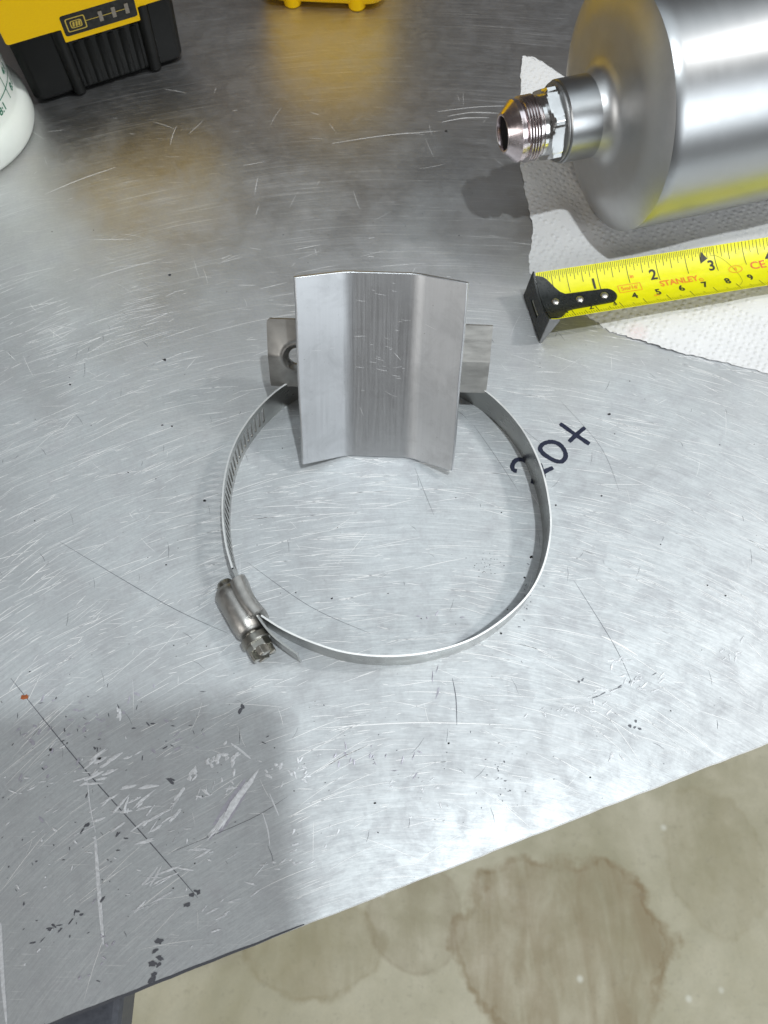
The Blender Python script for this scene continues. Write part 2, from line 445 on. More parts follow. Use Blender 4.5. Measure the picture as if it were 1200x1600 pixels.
# the clearer single scratches
for a, b, wd in (((-15.7, 27.2), (-12.6, 28.9), .05), ((-13.0, 22.3), (-9.8, 23.5), .035), ((-9.5, 15.6), (-6.8, 16.3), .03), ((-14, 17.5), (-9, 19.6), .03),
              ((-8.4, 19.2), (-3.5, 20.6), .03), ((6.0, 17.0), (9.0, 16.3), .03), ((-2.5, 30.4), (2.6, 31.2), .05), ((-14.5, 12.3), (-8.5, 15), .03),
              ((5.2, 6.9), (7.8, 6.4), .05), ((7.8, 6.5), (9.0, 5.8), .12), ((-5.3, 12.3), (-2.9, 13.0), .03), ((-2.2, 3.3), (4.4, 3.4), .06), ((9.0, 10), (12, 9.2), .03),
              ((2.6, 32.5), (6.1, 32.9), .05), ((2.8, 31.8), (5.1, 32.1), .07), ((3.1, 32.2), (5.6, 32.4), .06)):
    m = ((a[0]+b[0])/2+rng.uniform(-.1, .1), (a[1]+b[1])/2+rng.uniform(.03, .15))
    add(acc, ribbon(catmull([a, m, b], 5), wd*.5, ZS+.002))
sb = link('scratches', acc[0], acc[1], M['scratch'], bench); sb['kind'] = 'stuff'
acc = ([], [])
for line, wd in (([(-13.1, 5.0), (-10.3, 2.2), (-7.7, -.2), (-5.9, -1.9)], .03), ([(-12.2, 10.1), (-8.0, 7.7), (-5.6, 6.6)], .018), ([(-5.1, 9.3), (-2.7, 7.6), (-.5, 6.6)], .016),
                 ([(3.6, 17.0), (5.3, 15.2), (6.6, 13.9)], .010), ([(7.2, 16.2), (8.6, 14.1), (9.1, 12.2)], .009), ([(3.6, 15.1), (4.4, 13.7), (5.2, 12.2)], .012),
                 ([(7.0, 8.6), (8.2, 6.2), (8.7, 4.8)], .015), ([(-6.9, -.6), (-4.4, .4), (-3.2, 1.1)], .016),
                 ([(2.4, 5.0), (2.5, 4.3), (2.5, 3.4)], .03), ([(1.2, 13.2), (1.9, 11.2)], .012)):
    add(acc, ribbon(catmull(line, 6), wd, ZS+.003))
for i in range(110):
    x = rng.uniform(-17, 14); y = rng.uniform(-3, 20); a = rng.gauss(R_(100), .5); L = rng.uniform(.1, .7)
    pts = [(x+L*t*math.cos(a+.2*t), y+L*t*math.sin(a+.2*t)) for t in (-.5, 0, .5)]
    if all(on_bench(*p) for p in pts): add(acc, ribbon(pts, rng.uniform(.008, .018), ZS+.001))
sd = link('scribe_lines', acc[0], acc[1], M['scratch_dark'], bench); sd['kind'] = 'stuff'

# ---- gouges, hammered scuffs and pits: ragged shapes with real relief
def ragged(cx, cy, L, W, ang, z, h, rg, n=11):
    """a low ragged chip lying on or bitten out of the sheet"""
    V = [(cx+rg.uniform(-.1, .1)*L, cy+rg.uniform(-.1, .1)*W, z+h)]; F = []
    for i in range(n):
        a = 2*PI*i/n; r = rg.uniform(.55, 1.1)
        lx, ly = r*L/2*math.cos(a), r*W/2*math.sin(a)
        V.append((cx+lx*math.cos(ang)-ly*math.sin(ang), cy+lx*math.sin(ang)+ly*math.cos(ang), z))
    for i in range(n): F.append((0, 1+i, 1+(i+1) % n))
    return V, F
acc = ([], []); acv = ([], []); acd = ([], [])
rg = random.Random(21)
def cluster(cx, cy, n, sx, sy, ang, Lr, Wr, da=.25, tgt=None, h=.012):
    for i in range(n):
        u, v = rg.gauss(0, sx), rg.gauss(0, sy)
        x = cx+u*math.cos(ang)-v*math.sin(ang); y = cy+u*math.sin(ang)+v*math.cos(ang)
        if on_bench(x, y): add(tgt if tgt is not None else acc, ragged(x, y, rg.uniform(*Lr), rg.uniform(*Wr), ang+rg.gauss(0, da), ZS+rg.uniform(.003, .008), h, rg))
# long scrapes at the near left
add(acc, ragged(-4.9, .9, 2.7, .24, R_(58), ZS+.005, .03, rg, 19)); add(acc, ragged(-5.3, .35, 1.5, .28, R_(50), ZS+.006, .02, rg, 15)); add(acv, ragged(-5.05, .75, 2.4, .5, R_(56), ZS+.002, .0, rg, 19))
for a, b, wd in (((-9.4, -.1), (-8.7, -3.2), .13), ((-9.9, 1.6), (-9.4, 0), .05), ((-12.0, -2.6), (-11.3, -5.3), .12), ((-5.2, 2.8), (-4.5, 2.3), .08), ((-4.0, .6), (-3.7, -.4), .05), ((-3.8, 1.2), (-3.45, .5), .05)):
    m = ((a[0]+b[0])/2+rg.uniform(-.05, .05), (a[1]+b[1])/2)
    add(acc, ribbon(catmull([a, m, b], 5), wd, ZS+.004))
cluster(-9.5, 2.0, 16, .6, .3, R_(30), (.3, .9), (.06, .16)); cluster(-8.4, .9, 16, .7, .35, R_(28), (.3, 1.0), (.05, .15)); cluster(-7.4, .3, 12, .6, .25, R_(35), (.3, .9), (.05, .14))
cluster(-6.1, 2.0, 13, .45, .16, R_(35), (.12, .4), (.08, .2), .8); cluster(-5.2, 2.3, 8, .2, .2, R_(60), (.15, .4), (.08, .16), .6)
cluster(-5.5, 1.2, 10, .5, .2, R_(10), (.15, .5), (.05, .12), .7); cluster(-3.5, 1.8, 9, .2, .25, R_(20), (.12, .35), (.06, .14), .8); cluster(-2.9, 1.9, 12, .2, .25, R_(10), (.12, .3), (.05, .1), .8)
cluster(-7.0, -1.5, 15, .9, .3, R_(32), (.3, 1.1), (.04, .1)); cluster(-4.7, -2.0, 9, .6, .3, R_(38), (.2, .7), (.03, .08))
cluster(-3.0, -.6, 14, .9, .3, R_(32), (.1, .45), (.04, .1), .5); cluster(-1.0, 2.4, 7, .25, .3, R_(75), (.15, .4), (.04, .09), .4, acv)
cluster(-8.4, 3.6, 20, 1.6, .5, R_(-5), (.1, .4), (.04, .12), .8, acv, .004); cluster(-11.4, 2.4, 22, 1.2, .9, R_(40), (.1, .4), (.05, .15), .9, acv, .004)
cluster(-9.2, 3.8, 4, .1, .12, R_(120), (.15, .4), (.08, .15), .6)
cluster(2.5, 7.0, 4, .8, .3, 0, (.1, .3), (.05, .1), .8, acv)
# light hammer ticks in the middle right
cluster(8.8, 4.8, 26, .9, .16, R_(22), (.15, .45), (.04, .1), .6); cluster(6.2, 3.9, 16, .9, .22, R_(18), (.12, .35), (.05, .1), .7); cluster(8.3, 5.6, 8, .3, .1, R_(25), (.15, .4), (.06, .12), .6)
cluster(12.4, 5.9, 9, .3, .2, R_(30), (.15, .4), (.05, .1), .7); cluster(1.4, 1.2, 14, .8, .5, 0, (.1, .3), (.04, .1), 1); cluster(7.6, 2.3, 4, .3, .1, 0, (.15, .3), (.08, .15), 1)
cluster(1.8, 5.2, 3, .3, .2, R_(80), (.3, .6), (.03, .06), .2, acv); cluster(-.2, 2.5, 5, .5, .3, R_(60), (.1, .3), (.03, .07), .8, acv); cluster(1.2, 2.2, 5, .5, .3, R_(30), (.1, .4), (.03, .07), .9, acv)
cluster(-11.6, -1.2, 26, 1.2, 1.5, 0, (.05, .25), (.04, .1), 1); cluster(-8.9, -3.4, 9, .4, .6, 0, (.06, .3), (.04, .1), 1, acv)
cluster(-11.0, 1.2, 26, 1.6, 1.2, R_(35), (.1, .5), (.03, .08), .5); cluster(-6.5, -.2, 22, 1.8, 1.2, R_(30), (.08, .35), (.03, .07), .8); cluster(-9.0, 3.4, 40, 2.6, .7, 0, (.05, .25), (.02, .06), 1, acd, 0)
cluster(-12, -1.5, 40, 1.8, 1.8, 0, (.03, .14), (.02, .06), 1, acd, 0); cluster(-7, .5, 30, 3, 2, 0, (.02, .09), (.02, .04), 1, acd, 0); cluster(3, 2.5, 40, 5, 1.4, 0, (.02, .08), (.015, .04), 1, acd, 0)
# dark pits
cluster(-4.9, 3.95, 3, .09, .16, R_(80), (.18, .3), (.1, .2), .5, acd, 0); cluster(-9.8, .15, 3, .1, .06, R_(30), (.15, .3), (.06, .12), .5, acd, 0)
cluster(-9.8, 2.7, 2, .05, .05, 0, (.08, .12), (.06, .1), .5, acd, 0); cluster(-8.4, -.1, 5, .5, .4, R_(30), (.1, .25), (.04, .08), .5, acd, 0)
cluster(8.6, 3.35, 4, .09, .07, 0, (.1, .17), (.08, .13), .8, acd, 0); cluster(6.9, 5.0, 3, .06, .07, 0, (.07, .12), (.05, .1), .8, acd, 0)
cluster(8.4, 4.75, 8, .5, .04, R_(20), (.15, .4), (.02, .05), .3, acd, 0); cluster(4.0, 1.6, 22, .35, .35, 0, (.03, .1), (.02, .06), 1, acd, 0)
cluster(-7.0, 1.6, 2, .1, .05, 0, (.2, .5), (.06, .12), .4, acd, 0); cluster(-7.0, -3.8, 12, .08, .7, 0, (.15, .35), (.1, .24), .6, acd, 0)
cluster(-10.3, -2.7, 12, .5, .18, R_(15), (.1, .3), (.04, .1), .5, acd, 0); cluster(-6.0, -1.8, 4, .15, .1, 0, (.15, .35), (.08, .16), .5, acd, 0)
cluster(3.7, 9.2, 30, .35, .2, R_(-20), (.02, .07), (.02, .05), 1, acd, 0); cluster(5.3, 8.0, 14, .15, .5, R_(-20), (.03, .14), (.02, .05), .5, acd, 0)
o = link('scuff_marks', acc[0], acc[1], M['scuff'], bench); o['kind'] = 'stuff'
o = link('dull_scuff_marks', acv[0], acv[1], M['scuff_violet'], bench); o['kind'] = 'stuff'
o = link('pits', acd[0], acd[1], M['scratch_dark'], bench); o['kind'] = 'stuff'

# rolled burr along the sheared near edge: dark along the left stretch, bright along the right
for nm, xa, xb, wd, mt in (('edge_burr', -24, -2.3, .09, 'scratch_dark'), ('edge_burr', -3.6, 24, .04, 'scratch')):
    P2 = [(x_, y_+wd*.45) for x_, y_ in ep[:-1] if xa <= x_ <= xb]
    V, F = ribbon(P2, wd, ZS+.004); k = len(V)
    V = [(a, b, c+(.012 if i % 2 else -.002)) for i, (a, b, c) in enumerate(V)]
    link(nm, V, F, M[mt], bench)
# ---- marker writing "20+" on the sheet
z_ink = 85.012
def stroke(pts, w, per=6, closed=False, z=z_ink, seed=1):
    p = catmull(pts, per, closed)
    if closed: p.append(p[0])
    rr = random.Random(seed)
    V, F = [], []
    for i, (x, y) in enumerate(p):
        a = p[max(0, i-1)]; b = p[min(len(p)-1, i+1)]
        if closed and (i == 0 or i == len(p)-1): a, b = p[-2], p[1]
        dx, dy = b[0]-a[0], b[1]-a[1]; L = math.hypot(dx, dy) or 1
        ww = w/2*(1+rr.uniform(-.12, .12))*(.82 if i in (0, len(p)-1) and not closed else 1)
        V += [(x-dy/L*ww, y+dx/L*ww, z), (x+dy/L*ww, y-dx/L*ww, z)]
    for i in range(len(p)-1): F.append((2*i, 2*i+1, 2*i+3, 2*i+2))
    return V, F
def glyph(name, strokes):
    V, F = join(*[stroke(s, wd*1.05, 6, cl, z_ink+.0015*k, k+3) for k, (s, wd, cl) in enumerate(strokes)])
    return link(name, V, F, M['ink'], bench)
glyph('marker_two', [([(5.20, 13.05), (5.07, 13.10), (5.03, 13.27), (5.16, 13.50), (5.38, 13.56), (5.60, 13.47), (5.80, 13.17), (5.84, 12.8), (5.77, 12.51)], .17, False),
                     ([(5.77, 12.51), (6.22, 12.98), (6.63, 13.20)], .17, False), ([(6.11, 13.38), (6.17, 13.1), (6.23, 12.75)], .17, False)])
glyph('marker_zero', [([(6.19, 14.08), (6.36, 14.27), (6.69, 14.34), (6.98, 14.21), (7.15, 13.92), (7.15, 13.65), (6.98, 13.47), (6.74, 13.50), (6.46, 13.67), (6.25, 13.87)], .17, True)])
glyph('marker_plus', [([(7.07, 15.17), (7.6, 14.7), (8.16, 14.24)], .17, False), ([(8.06, 14.99), (7.7, 14.68), (7.36, 14.34)], .17, False)])

# ---- loose black grit on the sheet
acc = ([], [])
rg = random.Random(8)
spots = [(-9.4, 22.6, .07), (-9.15, 18.2, .09), (-12.9, 17.0, .05), (-8.9, 15.1, .05), (-8.5, 15.05, .05), (-6.9, 11.8, .07), (-10.0, 13.0, .04), (5.5, 9.5, .09), (6.6, 11.6, .05),
         (9.1, 15.6, .07), (8.4, 12.0, .05), (4.5, 11.3, .04), (-11.3, 2.6, .07), (-9.6, 2.3, .07), (4.2, 6.6, .05), (11.9, 8.4, .04), (-1.9, 7.9, .05), (10.4, 10, .04), (3.0, 31.2, .09),
         (-5.0, 7.8, .06), (5.2, 8.7, .05), (-8.1, 9.2, .04), (12.5, 8.0, .05), (2.2, 2.8, .05), (-.3, .9, .05), (6.9, 1.7, .04), (-16.6, 37.8, .12), (-16.2, 38.0, .1)]
for i in range(90): spots.append((rg.uniform(-16, 15), rg.uniform(-2, 26), rg.uniform(.015, .035)))
for x, y, s in spots:
    if not on_bench(x, y): continue
    k = len(acc[0]); nn = 6
    for i in range(nn):
        a = 2*PI*i/nn; r = s*rg.uniform(.6, 1.2); acc[0].append((x+r*math.cos(a), y+r*.8*math.sin(a), .004))
    acc[0].append((x+rg.uniform(-.3, .3)*s, y, .004+s*.8))
    for i in range(nn): acc[1].append((k+i, k+(i+1) % nn, k+nn))
    acc[1].append(tuple(k+i for i in range(nn-1, -1, -1)))
o = link('grit', acc[0], acc[1], M['grit']); o['kind'] = 'stuff'; o['label'] = 'black grit and metal filings strewn over the aluminium bench top'; o['category'] = 'grit'
V, F = ragged(-12.5, 4.35, .38, .2, .3, .01, .03, rg, 13)
o = link('rust_flake', V, F, M['rust'], origin=(-12.5, 4.35, 0)); o['label'] = 'small orange rust flake beside the long dark scribe line at far left'; o['category'] = 'rust flake'

# ================================================================== HOSE CLAMP
clamp = thing('hose_clamp', 'round stainless worm drive hose clamp lying on the bench around the bent plate', 'hose clamp', (0, 11.06, 0))
BW = 1.43
ctrl = [(-5.31, -2.45), (-5.62, -1.5), (-5.83, -.3), (-5.86, .9), (-5.72, 2.0), (-5.36, 3.05), (-4.72, 4.1), (-3.85, 5.0), (-2.75, 5.62), (-1.4, 5.98), (0, 6.08), (1.4, 5.98), (2.65, 5.55), (3.7, 4.92), (4.6, 4.0),
        (5.33, 2.85), (5.8, 1.5), (5.98, .2), (5.96, -1.0), (5.62, -2.3), (5.0, -3.4), (4.05, -4.3), (2.9, -5.0), (1.5, -5.42), (0.1, -5.55), (-1.3, -5.42), (-2.5, -5.05), (-3.45, -4.62), (-4.2, -4.15)]
path = catmull(ctrl, 10)
cum = [0]
for a, b in zip(path, path[1:]): cum.append(cum[-1]+math.dist(a, b))
def at(s, off=0):
    s = max(0, min(cum[-1]-1e-6, s))
    import bisect
    i = max(0, min(len(path)-2, bisect.bisect_right(cum, s)-1)); t = (s-cum[i])/(cum[i+1]-cum[i])
    x = path[i][0]+(path[i+1][0]-path[i][0])*t; y = path[i][1]+(path[i+1][1]-path[i][1])*t
    j0, j1 = max(0, i-1), min(len(path)-1, i+2)
    dx, dy = path[j1][0]-path[j0][0], path[j1][1]-path[j0][1]; L = math.hypot(dx, dy)
    # travelling clockwise seen from above, the outside is on the left
    return (x-dy/L*off, y+dx/L*off)
TH = .065
V, F = [], []
def vtx(s, z, off): 
    x, y = at(s, off); V.append((x, y, z)); return len(V)-1
PITCH_S = .258; N_SLOT = 26; S0 = .25
s = S0
zlo, zhi = .25, 1.18
edges_s = [0, S0]
def quad_strip(sa, sb):
    i = [vtx(sa, 0, 0), vtx(sb, 0, 0), vtx(sb, BW, 0), vtx(sa, BW, 0), vtx(sa, 0, TH), vtx(sb, 0, TH), vtx(sb, BW, TH), vtx(sa, BW, TH)]
    F.extend([(i[0], i[1], i[2], i[3]), (i[4], i[7], i[6], i[5]), (i[0], i[4], i[5], i[1]), (i[3], i[2], i[6], i[7])])
def slot_cell(sa):
    sb = sa+PITCH_S; sm = (sa+sb)/2; w_, lean = .068, .055
    outer = [(sa, 0), (sm, 0), (sb, 0), (sb, BW/2), (sb, BW), (sm, BW), (sa, BW), (sa, BW/2)]
    inner = [(sm-w_*.8-lean, zlo+.06), (sm-lean, zlo), (sm+w_*.8-lean, zlo+.06), (sm+w_, (zlo+zhi)/2), (sm+w_*.8+lean, zhi-.06), (sm+lean, zhi), (sm-w_*.8+lean, zhi-.06), (sm-w_, (zlo+zhi)/2)]
    ids = []
    for off in (0, TH):
        ids.append([vtx(s_, z_, off) for s_, z_ in outer]); ids.append([vtx(s_, z_, off) for s_, z_ in inner])
    for k in range(8):
        l = (k+1) % 8
        F.append((ids[0][k], ids[0][l], ids[1][l], ids[1][k])); F.append((ids[2][l], ids[2][k], ids[3][k], ids[3][l]))
        F.append((ids[1][k], ids[1][l], ids[3][l], ids[3][k]))
    F.append((ids[0][0], ids[0][1], ids[2][1], ids[2][0])); F.append((ids[0][1], ids[0][2], ids[2][2], ids[2][1]))
    F.append((ids[0][4], ids[0][5], ids[2][5], ids[2][4])); F.append((ids[0][5], ids[0][6], ids[2][6], ids[2][5]))
quad_strip(0, S0)
for k in range(N_SLOT): slot_cell(S0+k*PITCH_S)
s = S0+N_SLOT*PITCH_S
while s < cum[-1]-.01:
    e = min(cum[-1], s+.16); quad_strip(s, e); s = e
band = link('band', V, F, [M['band'], M['band_edge']], clamp)
bm = bmesh.new(); bm.from_mesh(band.data); bmesh.ops.remove_doubles(bm, verts=bm.verts, dist=2e-6); bmesh.ops.recalc_face_normals(bm, faces=bm.faces); bm.to_mesh(band.data); bm.free()
for p in band.data.polygons: p.use_smooth = True; p.material_index = 1 if abs(p.normal.z) > .8 else 0
band.data.set_sharp_from_angle(angle=R_(30))

# a strip helper for the free tail and the under-strap in the housing
def strip(pts, z0, z1, th):
    V, F = [], []; n = len(pts)
    for i, (x, y) in enumerate(pts):
        a = pts[max(0, i-1)]; b = pts[min(n-1, i+1)]; dx, dy = b[0]-a[0], b[1]-a[1]; L = math.hypot(dx, dy)
        nx, ny = -dy/L*th, dx/L*th
        zz0, zz1 = (z0, z1) if not callable(z0) else (z0(i/(n-1)), z1(i/(n-1)))
        V += [(x, y, zz0), (x, y, zz1), (x+nx, y+ny, zz1), (x+nx, y+ny, zz0)]
    for i in range(n-1):
        for k in range(4): F.append((4*i+k, 4*i+(k+1) % 4, 4*i+4+(k+1) % 4, 4*i+4+k))
    F += [(0, 1, 2, 3), tuple(4*(n-1)+k for k in (3, 2, 1, 0))]
    return V, F
tail_pts = catmull([(-5.36, -2.5), (-4.95, -3.3), (-4.42, -4.15), (-3.85, -4.85), (-3.3, -5.28), (-2.95, -5.52)], 6)
link('band_tail', *strip(tail_pts, .06, 1.36, .07), M['band'], clamp, smooth=True, auto=30)
# housing frame: screw axis in plan from tip to head
A = Vector((-5.66, -2.92)); B = Vector((-3.93, -5.72)); d = (B-A).normalized(); nrm2 = Vector((-d.y, d.x))   # towards the ring
if nrm2.dot(Vector((0, 0))-A) < 0: nrm2 = -nrm2
def hx(u, v, z):      # along the screw, towards the ring, up
    p = A+d*u+nrm2*v; return (p.x, p.y, z)
AX = .74                                   # height of the screw axis
def tube_along(prof, n=28, ax_v=0.0, ax_z=AX, sq=1.0):
    V, F = [], []
    for u, r in prof:
        for i in range(n):
            a = 2*PI*i/n; V.append(hx(u, ax_v+r*math.cos(a), ax_z+r*sq*math.sin(a)))
    m = len(prof)
    for j in range(m-1):
        for i in range(n): F.append((j*n+i, j*n+(i+1) % n, (j+1)*n+(i+1) % n, (j+1)*n+i))
    F.append(tuple(range(n-1, -1, -1))); F.append(tuple((m-1)*n+i for i in range(n)))
    return V, F
# barrel with a half-open cylinder and the saddle that wraps the bands, as one pressed shell
V, F = tube_along([(.08, .34), (.12, .46), (.26, .53), (.5, .55), (1.55, .55), (1.92, .51), (2.02, .44), (2.03, .36)], sq=1.12)
link('screw_barrel', V, F, M['housing'], clamp, smooth=True, auto=50)
def saddle():
    # closed cross-section (v,z) swept along u, following the curve of the bands
    prof = []
    for a in range(0, 361, 15):
        t = R_(a); prof.append((.30*(abs(math.cos(t))**.6)*(1 if math.cos(t) > 0 else -1), .79*(abs(math.sin(t))**.35)*(1 if math.sin(t) > 0 else -1)))
    prof = prof[:-1]
    V, F = [], []; n = len(prof); us = [.16, .2, .35, .6, .9, 1.2, 1.5, 1.68, 1.73]
    for u in us:
        c = .40+.10*((u-.9)/.8)**2            # bows towards the screw in the middle
        e = 1 if .2 <= u <= 1.7 else .88
        for v_, z_ in prof: V.append(hx(u, c+v_*e, .80+z_*e*.98))
    for j in range(len(us)-1):
        for i in range(n): F.append((j*n+i, j*n+(i+1) % n, (j+1)*n+(i+1) % n, (j+1)*n+i))
    F.append(tuple(range(n-1, -1, -1))); F.append(tuple((len(us)-1)*n+i for i in range(n)))
    return V, F
V, F = saddle(); link('saddle', V, F, M['housing'], clamp, smooth=True, auto=50)
# rounded nose of the screw
V, F = tube_along([(-.22, .12), (-.18, .24), (-.08, .30), (.12, .31)], 20); link('screw_tip', V, F, M['screw'], clamp, smooth=True, auto=50)
# screw neck, collar and slotted hexagon head
V, F = tube_along([(1.9, .28), (2.18, .28)], 20); nk = V, F
V, F = join(nk, tube_along([(2.12, .44), (2.16, .52), (2.38, .54), (2.42, .50), (2.42, .40)], 32))
scr = link('screw', V, F, M['screw'], clamp, smooth=True, auto=35)
def hexhead():
    V, F = [], []
    r = .49; g = .12
    # hexagon split by a wide cross slot into four lugs on a shallow base
    base = tube_along([(2.40, .44), (2.68, .46)], 6)
    lugs = []
    hexp = [(r*math.cos(PI/6+i*PI/3), r*math.sin(PI/6+i*PI/3)) for i in range(6)]
    def clip(poly, f):
        out = []
        for i, p in enumerate(poly):
            q = poly[(i+1) % len(poly)]; fp, fq = f(p), f(q)
            if fp >= 0: out.append(p)
            if (fp >= 0) != (fq >= 0):
                t = fp/(fp-fq); out.append((p[0]+(q[0]-p[0])*t, p[1]+(q[1]-p[1])*t))
        return out
    ra = R_(35)
    for sx in (1, -1):
        for sy in (1, -1):
            e1 = (math.cos(ra)*sx, math.sin(ra)*sx); e2 = (-math.sin(ra)*sy, math.cos(ra)*sy)
            p = clip(hexp, lambda q: q[0]*e1[0]+q[1]*e1[1]-g); p = clip(p, lambda q: q[0]*e2[0]+q[1]*e2[1]-g)
            if len(p) < 3: continue
            n = len(p); L = [hx(2.64, a, AX+b) for a, b in p]+[hx(2.94, a, AX+b) for a, b in p]+[hx(2.98, a*.93+e1[0]*.01, AX+b*.93) for a, b in p]
            fs = [tuple(range(n-1, -1, -1)), tuple(range(2*n, 3*n))]
            for k in (0, n):
                fs += [(k+i, k+(i+1) % n, k+n+(i+1) % n, k+n+i) for i in range(n)]
            lugs.append((L, fs))
    return join(base, *lugs)
V, F = hexhead(); link('screw_head', V, F, M['screw'], clamp, bevel=.02)

# ================================================================== BENT PLATE BRACKET
yaw, roll, lean, L_ = -.04, -.0, .59, 7.21
U = Vector((math.cos(yaw), math.sin(yaw), 0)); Yd = Vector((-math.sin(yaw), math.cos(yaw), 0)); Z = Vector((0, 0, 1))
Vv = math.sin(lean)*Yd+math.cos(lean)*Z; Nn = -math.cos(lean)*Yd+math.sin(lean)*Z
rotm = Matrix((U, Vv, Nn)).transposed()      # local x across, y up the plate, z out of the face
br = thing('bracket', 'bent bare aluminium saddle plate leaning back on the ring of the hose clamp', 'bracket', (-.18, 13.65, .07), rotm)
def fillet(pts, r, n=5):
    out = [pts[0]]
    for i in range(1, len(pts)-1):
        p0, p1, p2 = Vector(pts[i-1]), Vector(pts[i]), Vector(pts[i+1])
        a, b = (p0-p1).normalized(), (p2-p1).normalized()
        for k in range(n+1):
            t = k/n; q0 = p1+a*r*(1-t); q1 = p1+b*r*t
            out.append(tuple(q0.lerp(q1, t)))
    out.append(pts[-1]); return out
def offset_poly(pts, d):
    out = []
    for i, p in enumerate(pts):
        a = Vector(pts[max(0, i-1)]); b = Vector(pts[min(len(pts)-1, i+1)]); t = (b-a).normalized()
        out.append((p[0]+t.y*d, p[1]-t.x*d))
    return out
def extrude_profile(front, th, y0, y1, ny=1, warp=None):
    back = offset_poly(front, th); n = len(front); V, F = [], []
    for j in range(ny+1):
        y = y0+(y1-y0)*j/ny
        for (x, z) in front+back[::-1]:
            xx, yy, zz = (x, y, z) if not warp else warp(x, y, z)
            V.append((xx, yy, zz))
    m = 2*n
    for j in range(ny):
        for i in range(m): F.append((j*m+i, j*m+(i+1) % m, (j+1)*m+(i+1) % m, (j+1)*m+i))
    for base in (0, ny*m):
        for i in range(n-1): F.append((base+i, base+i+1, base+m-2-i, base+m-1-i))
    return V, F
front = fillet([(-2.93, .86), (-1.21, 0), (1.21, 0), (2.81, .93)], .3, 7)
V, F = extrude_profile(front, .155, 0, L_, 8, lambda x, y, z: (x+.012*math.sin(y*1.3), y+.01*math.sin(x*3), z+.01*math.sin(y*2+x)))
link('plate', V, F, M['plate'], br, smooth=True, auto=28, bevel=.03)
acc = ([], []); rp = random.Random(5)
for i in range(44):
    x = rp.uniform(-1.0, 1.0) if i % 3 else rp.uniform(-2.6, 2.5); y = rp.gauss(4.3, 1.1); L = rp.uniform(.08, .4); a = rp.gauss(-.12, .12) if i % 7 else rp.uniform(0, PI)
    if not (.2 < y < 7): continue
    zz = lambda q: .003+(0 if abs(q) < 1.21 else (abs(q)-1.21)*(.5 if q < 0 else .58))+.012
    P2 = [(x+L*t*math.cos(a), y+L*t*math.sin(a)) for t in (-.5, 0, .5)]
    if max(abs(p[0]) for p in P2) > 2.6 or (min(abs(p[0]) for p in P2) < 1.3 and max(abs(p[0]) for p in P2) > 1.05): continue
    v_, f_ = ribbon(P2, rp.uniform(.006, .012), 0); add(acc, ([(p, q, zz(p)-.012+.01*math.sin(q*2+p)+.004) for p, q, _ in v_], f_))
o = link('plate_scratches', acc[0], acc[1], M['scratch'], br); o['kind'] = 'stuff'
# fixing strap behind: a middle welded to the plate, two webs, two ears
th = .12
mid_s = (2.32, 5.02)
def strap_profile(x, y):   # crease along the strap's long middle line
    return -.15*abs(y-3.66)
V, F = extrude_profile(fillet([(-2.45, -1.0), (-2.0, -1.0), (-1.45, -.19), (1.45, -.19), (2.0, -1.0), (2.45, -1.0)], .1), th, mid_s[0], mid_s[1], 8, lambda x, y, z: (x, y, z+strap_profile(x, y)*max(0, min(1, (abs(x)-1.4)/.6))))
link('strap_middle', V, F, M['strap'], br, smooth=True, auto=28)
def ear(x0, x1, hole=None):
    V, F = [], []; y0, y1 = mid_s
    zf = lambda x, y: -1.0+strap_profile(x, y)
    if not hole:
        xs = [x0, (x0+x1)/2, x1]; ys = [y0+(y1-y0)*i/10 for i in range(11)]
        for dz in (0, -th):
            for y in ys:
                for x in xs: V.append((x, y, zf(x, y)+dz))
        k = 3*11
        for j in range(10):
            for i in range(2):
                a = j*3+i; F += [(a, a+1, a+4, a+3), (k+a, k+a+3, k+a+4, k+a+1)]
            for i in (0, 2): a = j*3+i; F.append((a, a+3, k+a+3, k+a))
        for j in (0, 10):
            for i in range(2): a = j*3+i; F.append((a, a+1, k+a+1, k+a))
        return V, F
    hx_, hy_, hr = hole; n = 72; rads = [hr, hr+.03, hr+.07, hr+.13, hr+.19, hr+.25, hr+.31, hr+.38, None]
    for dz in (0, -th):
        for rr_ in rads:
            for i in range(n):
                a = 2*PI*i/n; c, s_ = math.cos(a), math.sin(a)
                tx = ((x1-hx_) if c > 0 else (hx_-x0))/max(abs(c), 1e-6); ty = ((y1-hy_) if s_ > 0 else (hy_-y0))/max(abs(s_), 1e-6)
                R_b = min(tx, ty); q = R_b if rr_ is None else min(rr_, R_b*.985)
                x, y = hx_+q*c, hy_+q*s_
                z = zf(x, y)
                if rr_ is not None:
                    z += .085*math.exp(-((q-hr-.22)/.09)**2)-.10*math.exp(-((q-hr)/.08)**2)
                V.append((x, y, z+dz))
    m = len(rads)*n
    for k in range(len(rads)-1):
        for i in range(n):
            a, b, c, d_ = k*n+i, k*n+(i+1) % n, (k+1)*n+(i+1) % n, (k+1)*n+i
            F += [(a, b, c, d_), (m+d_, m+c, m+b, m+a)]
    for k in (0, len(rads)-1):
        for i in range(n): a, b = k*n+i, k*n+(i+1) % n; F.append((a, b, m+b, m+a))
    return V, F
e1 = link('ear', *ear(-4.34, -2.45, (-3.24, 3.60, .33)), M['strap_shaded'], br, smooth=True, auto=24)
e1['label'] = 'left ear with a drilled hole and punched ring'
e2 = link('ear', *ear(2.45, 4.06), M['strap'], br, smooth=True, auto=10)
e2['label'] = 'plain right ear creased along its middle'

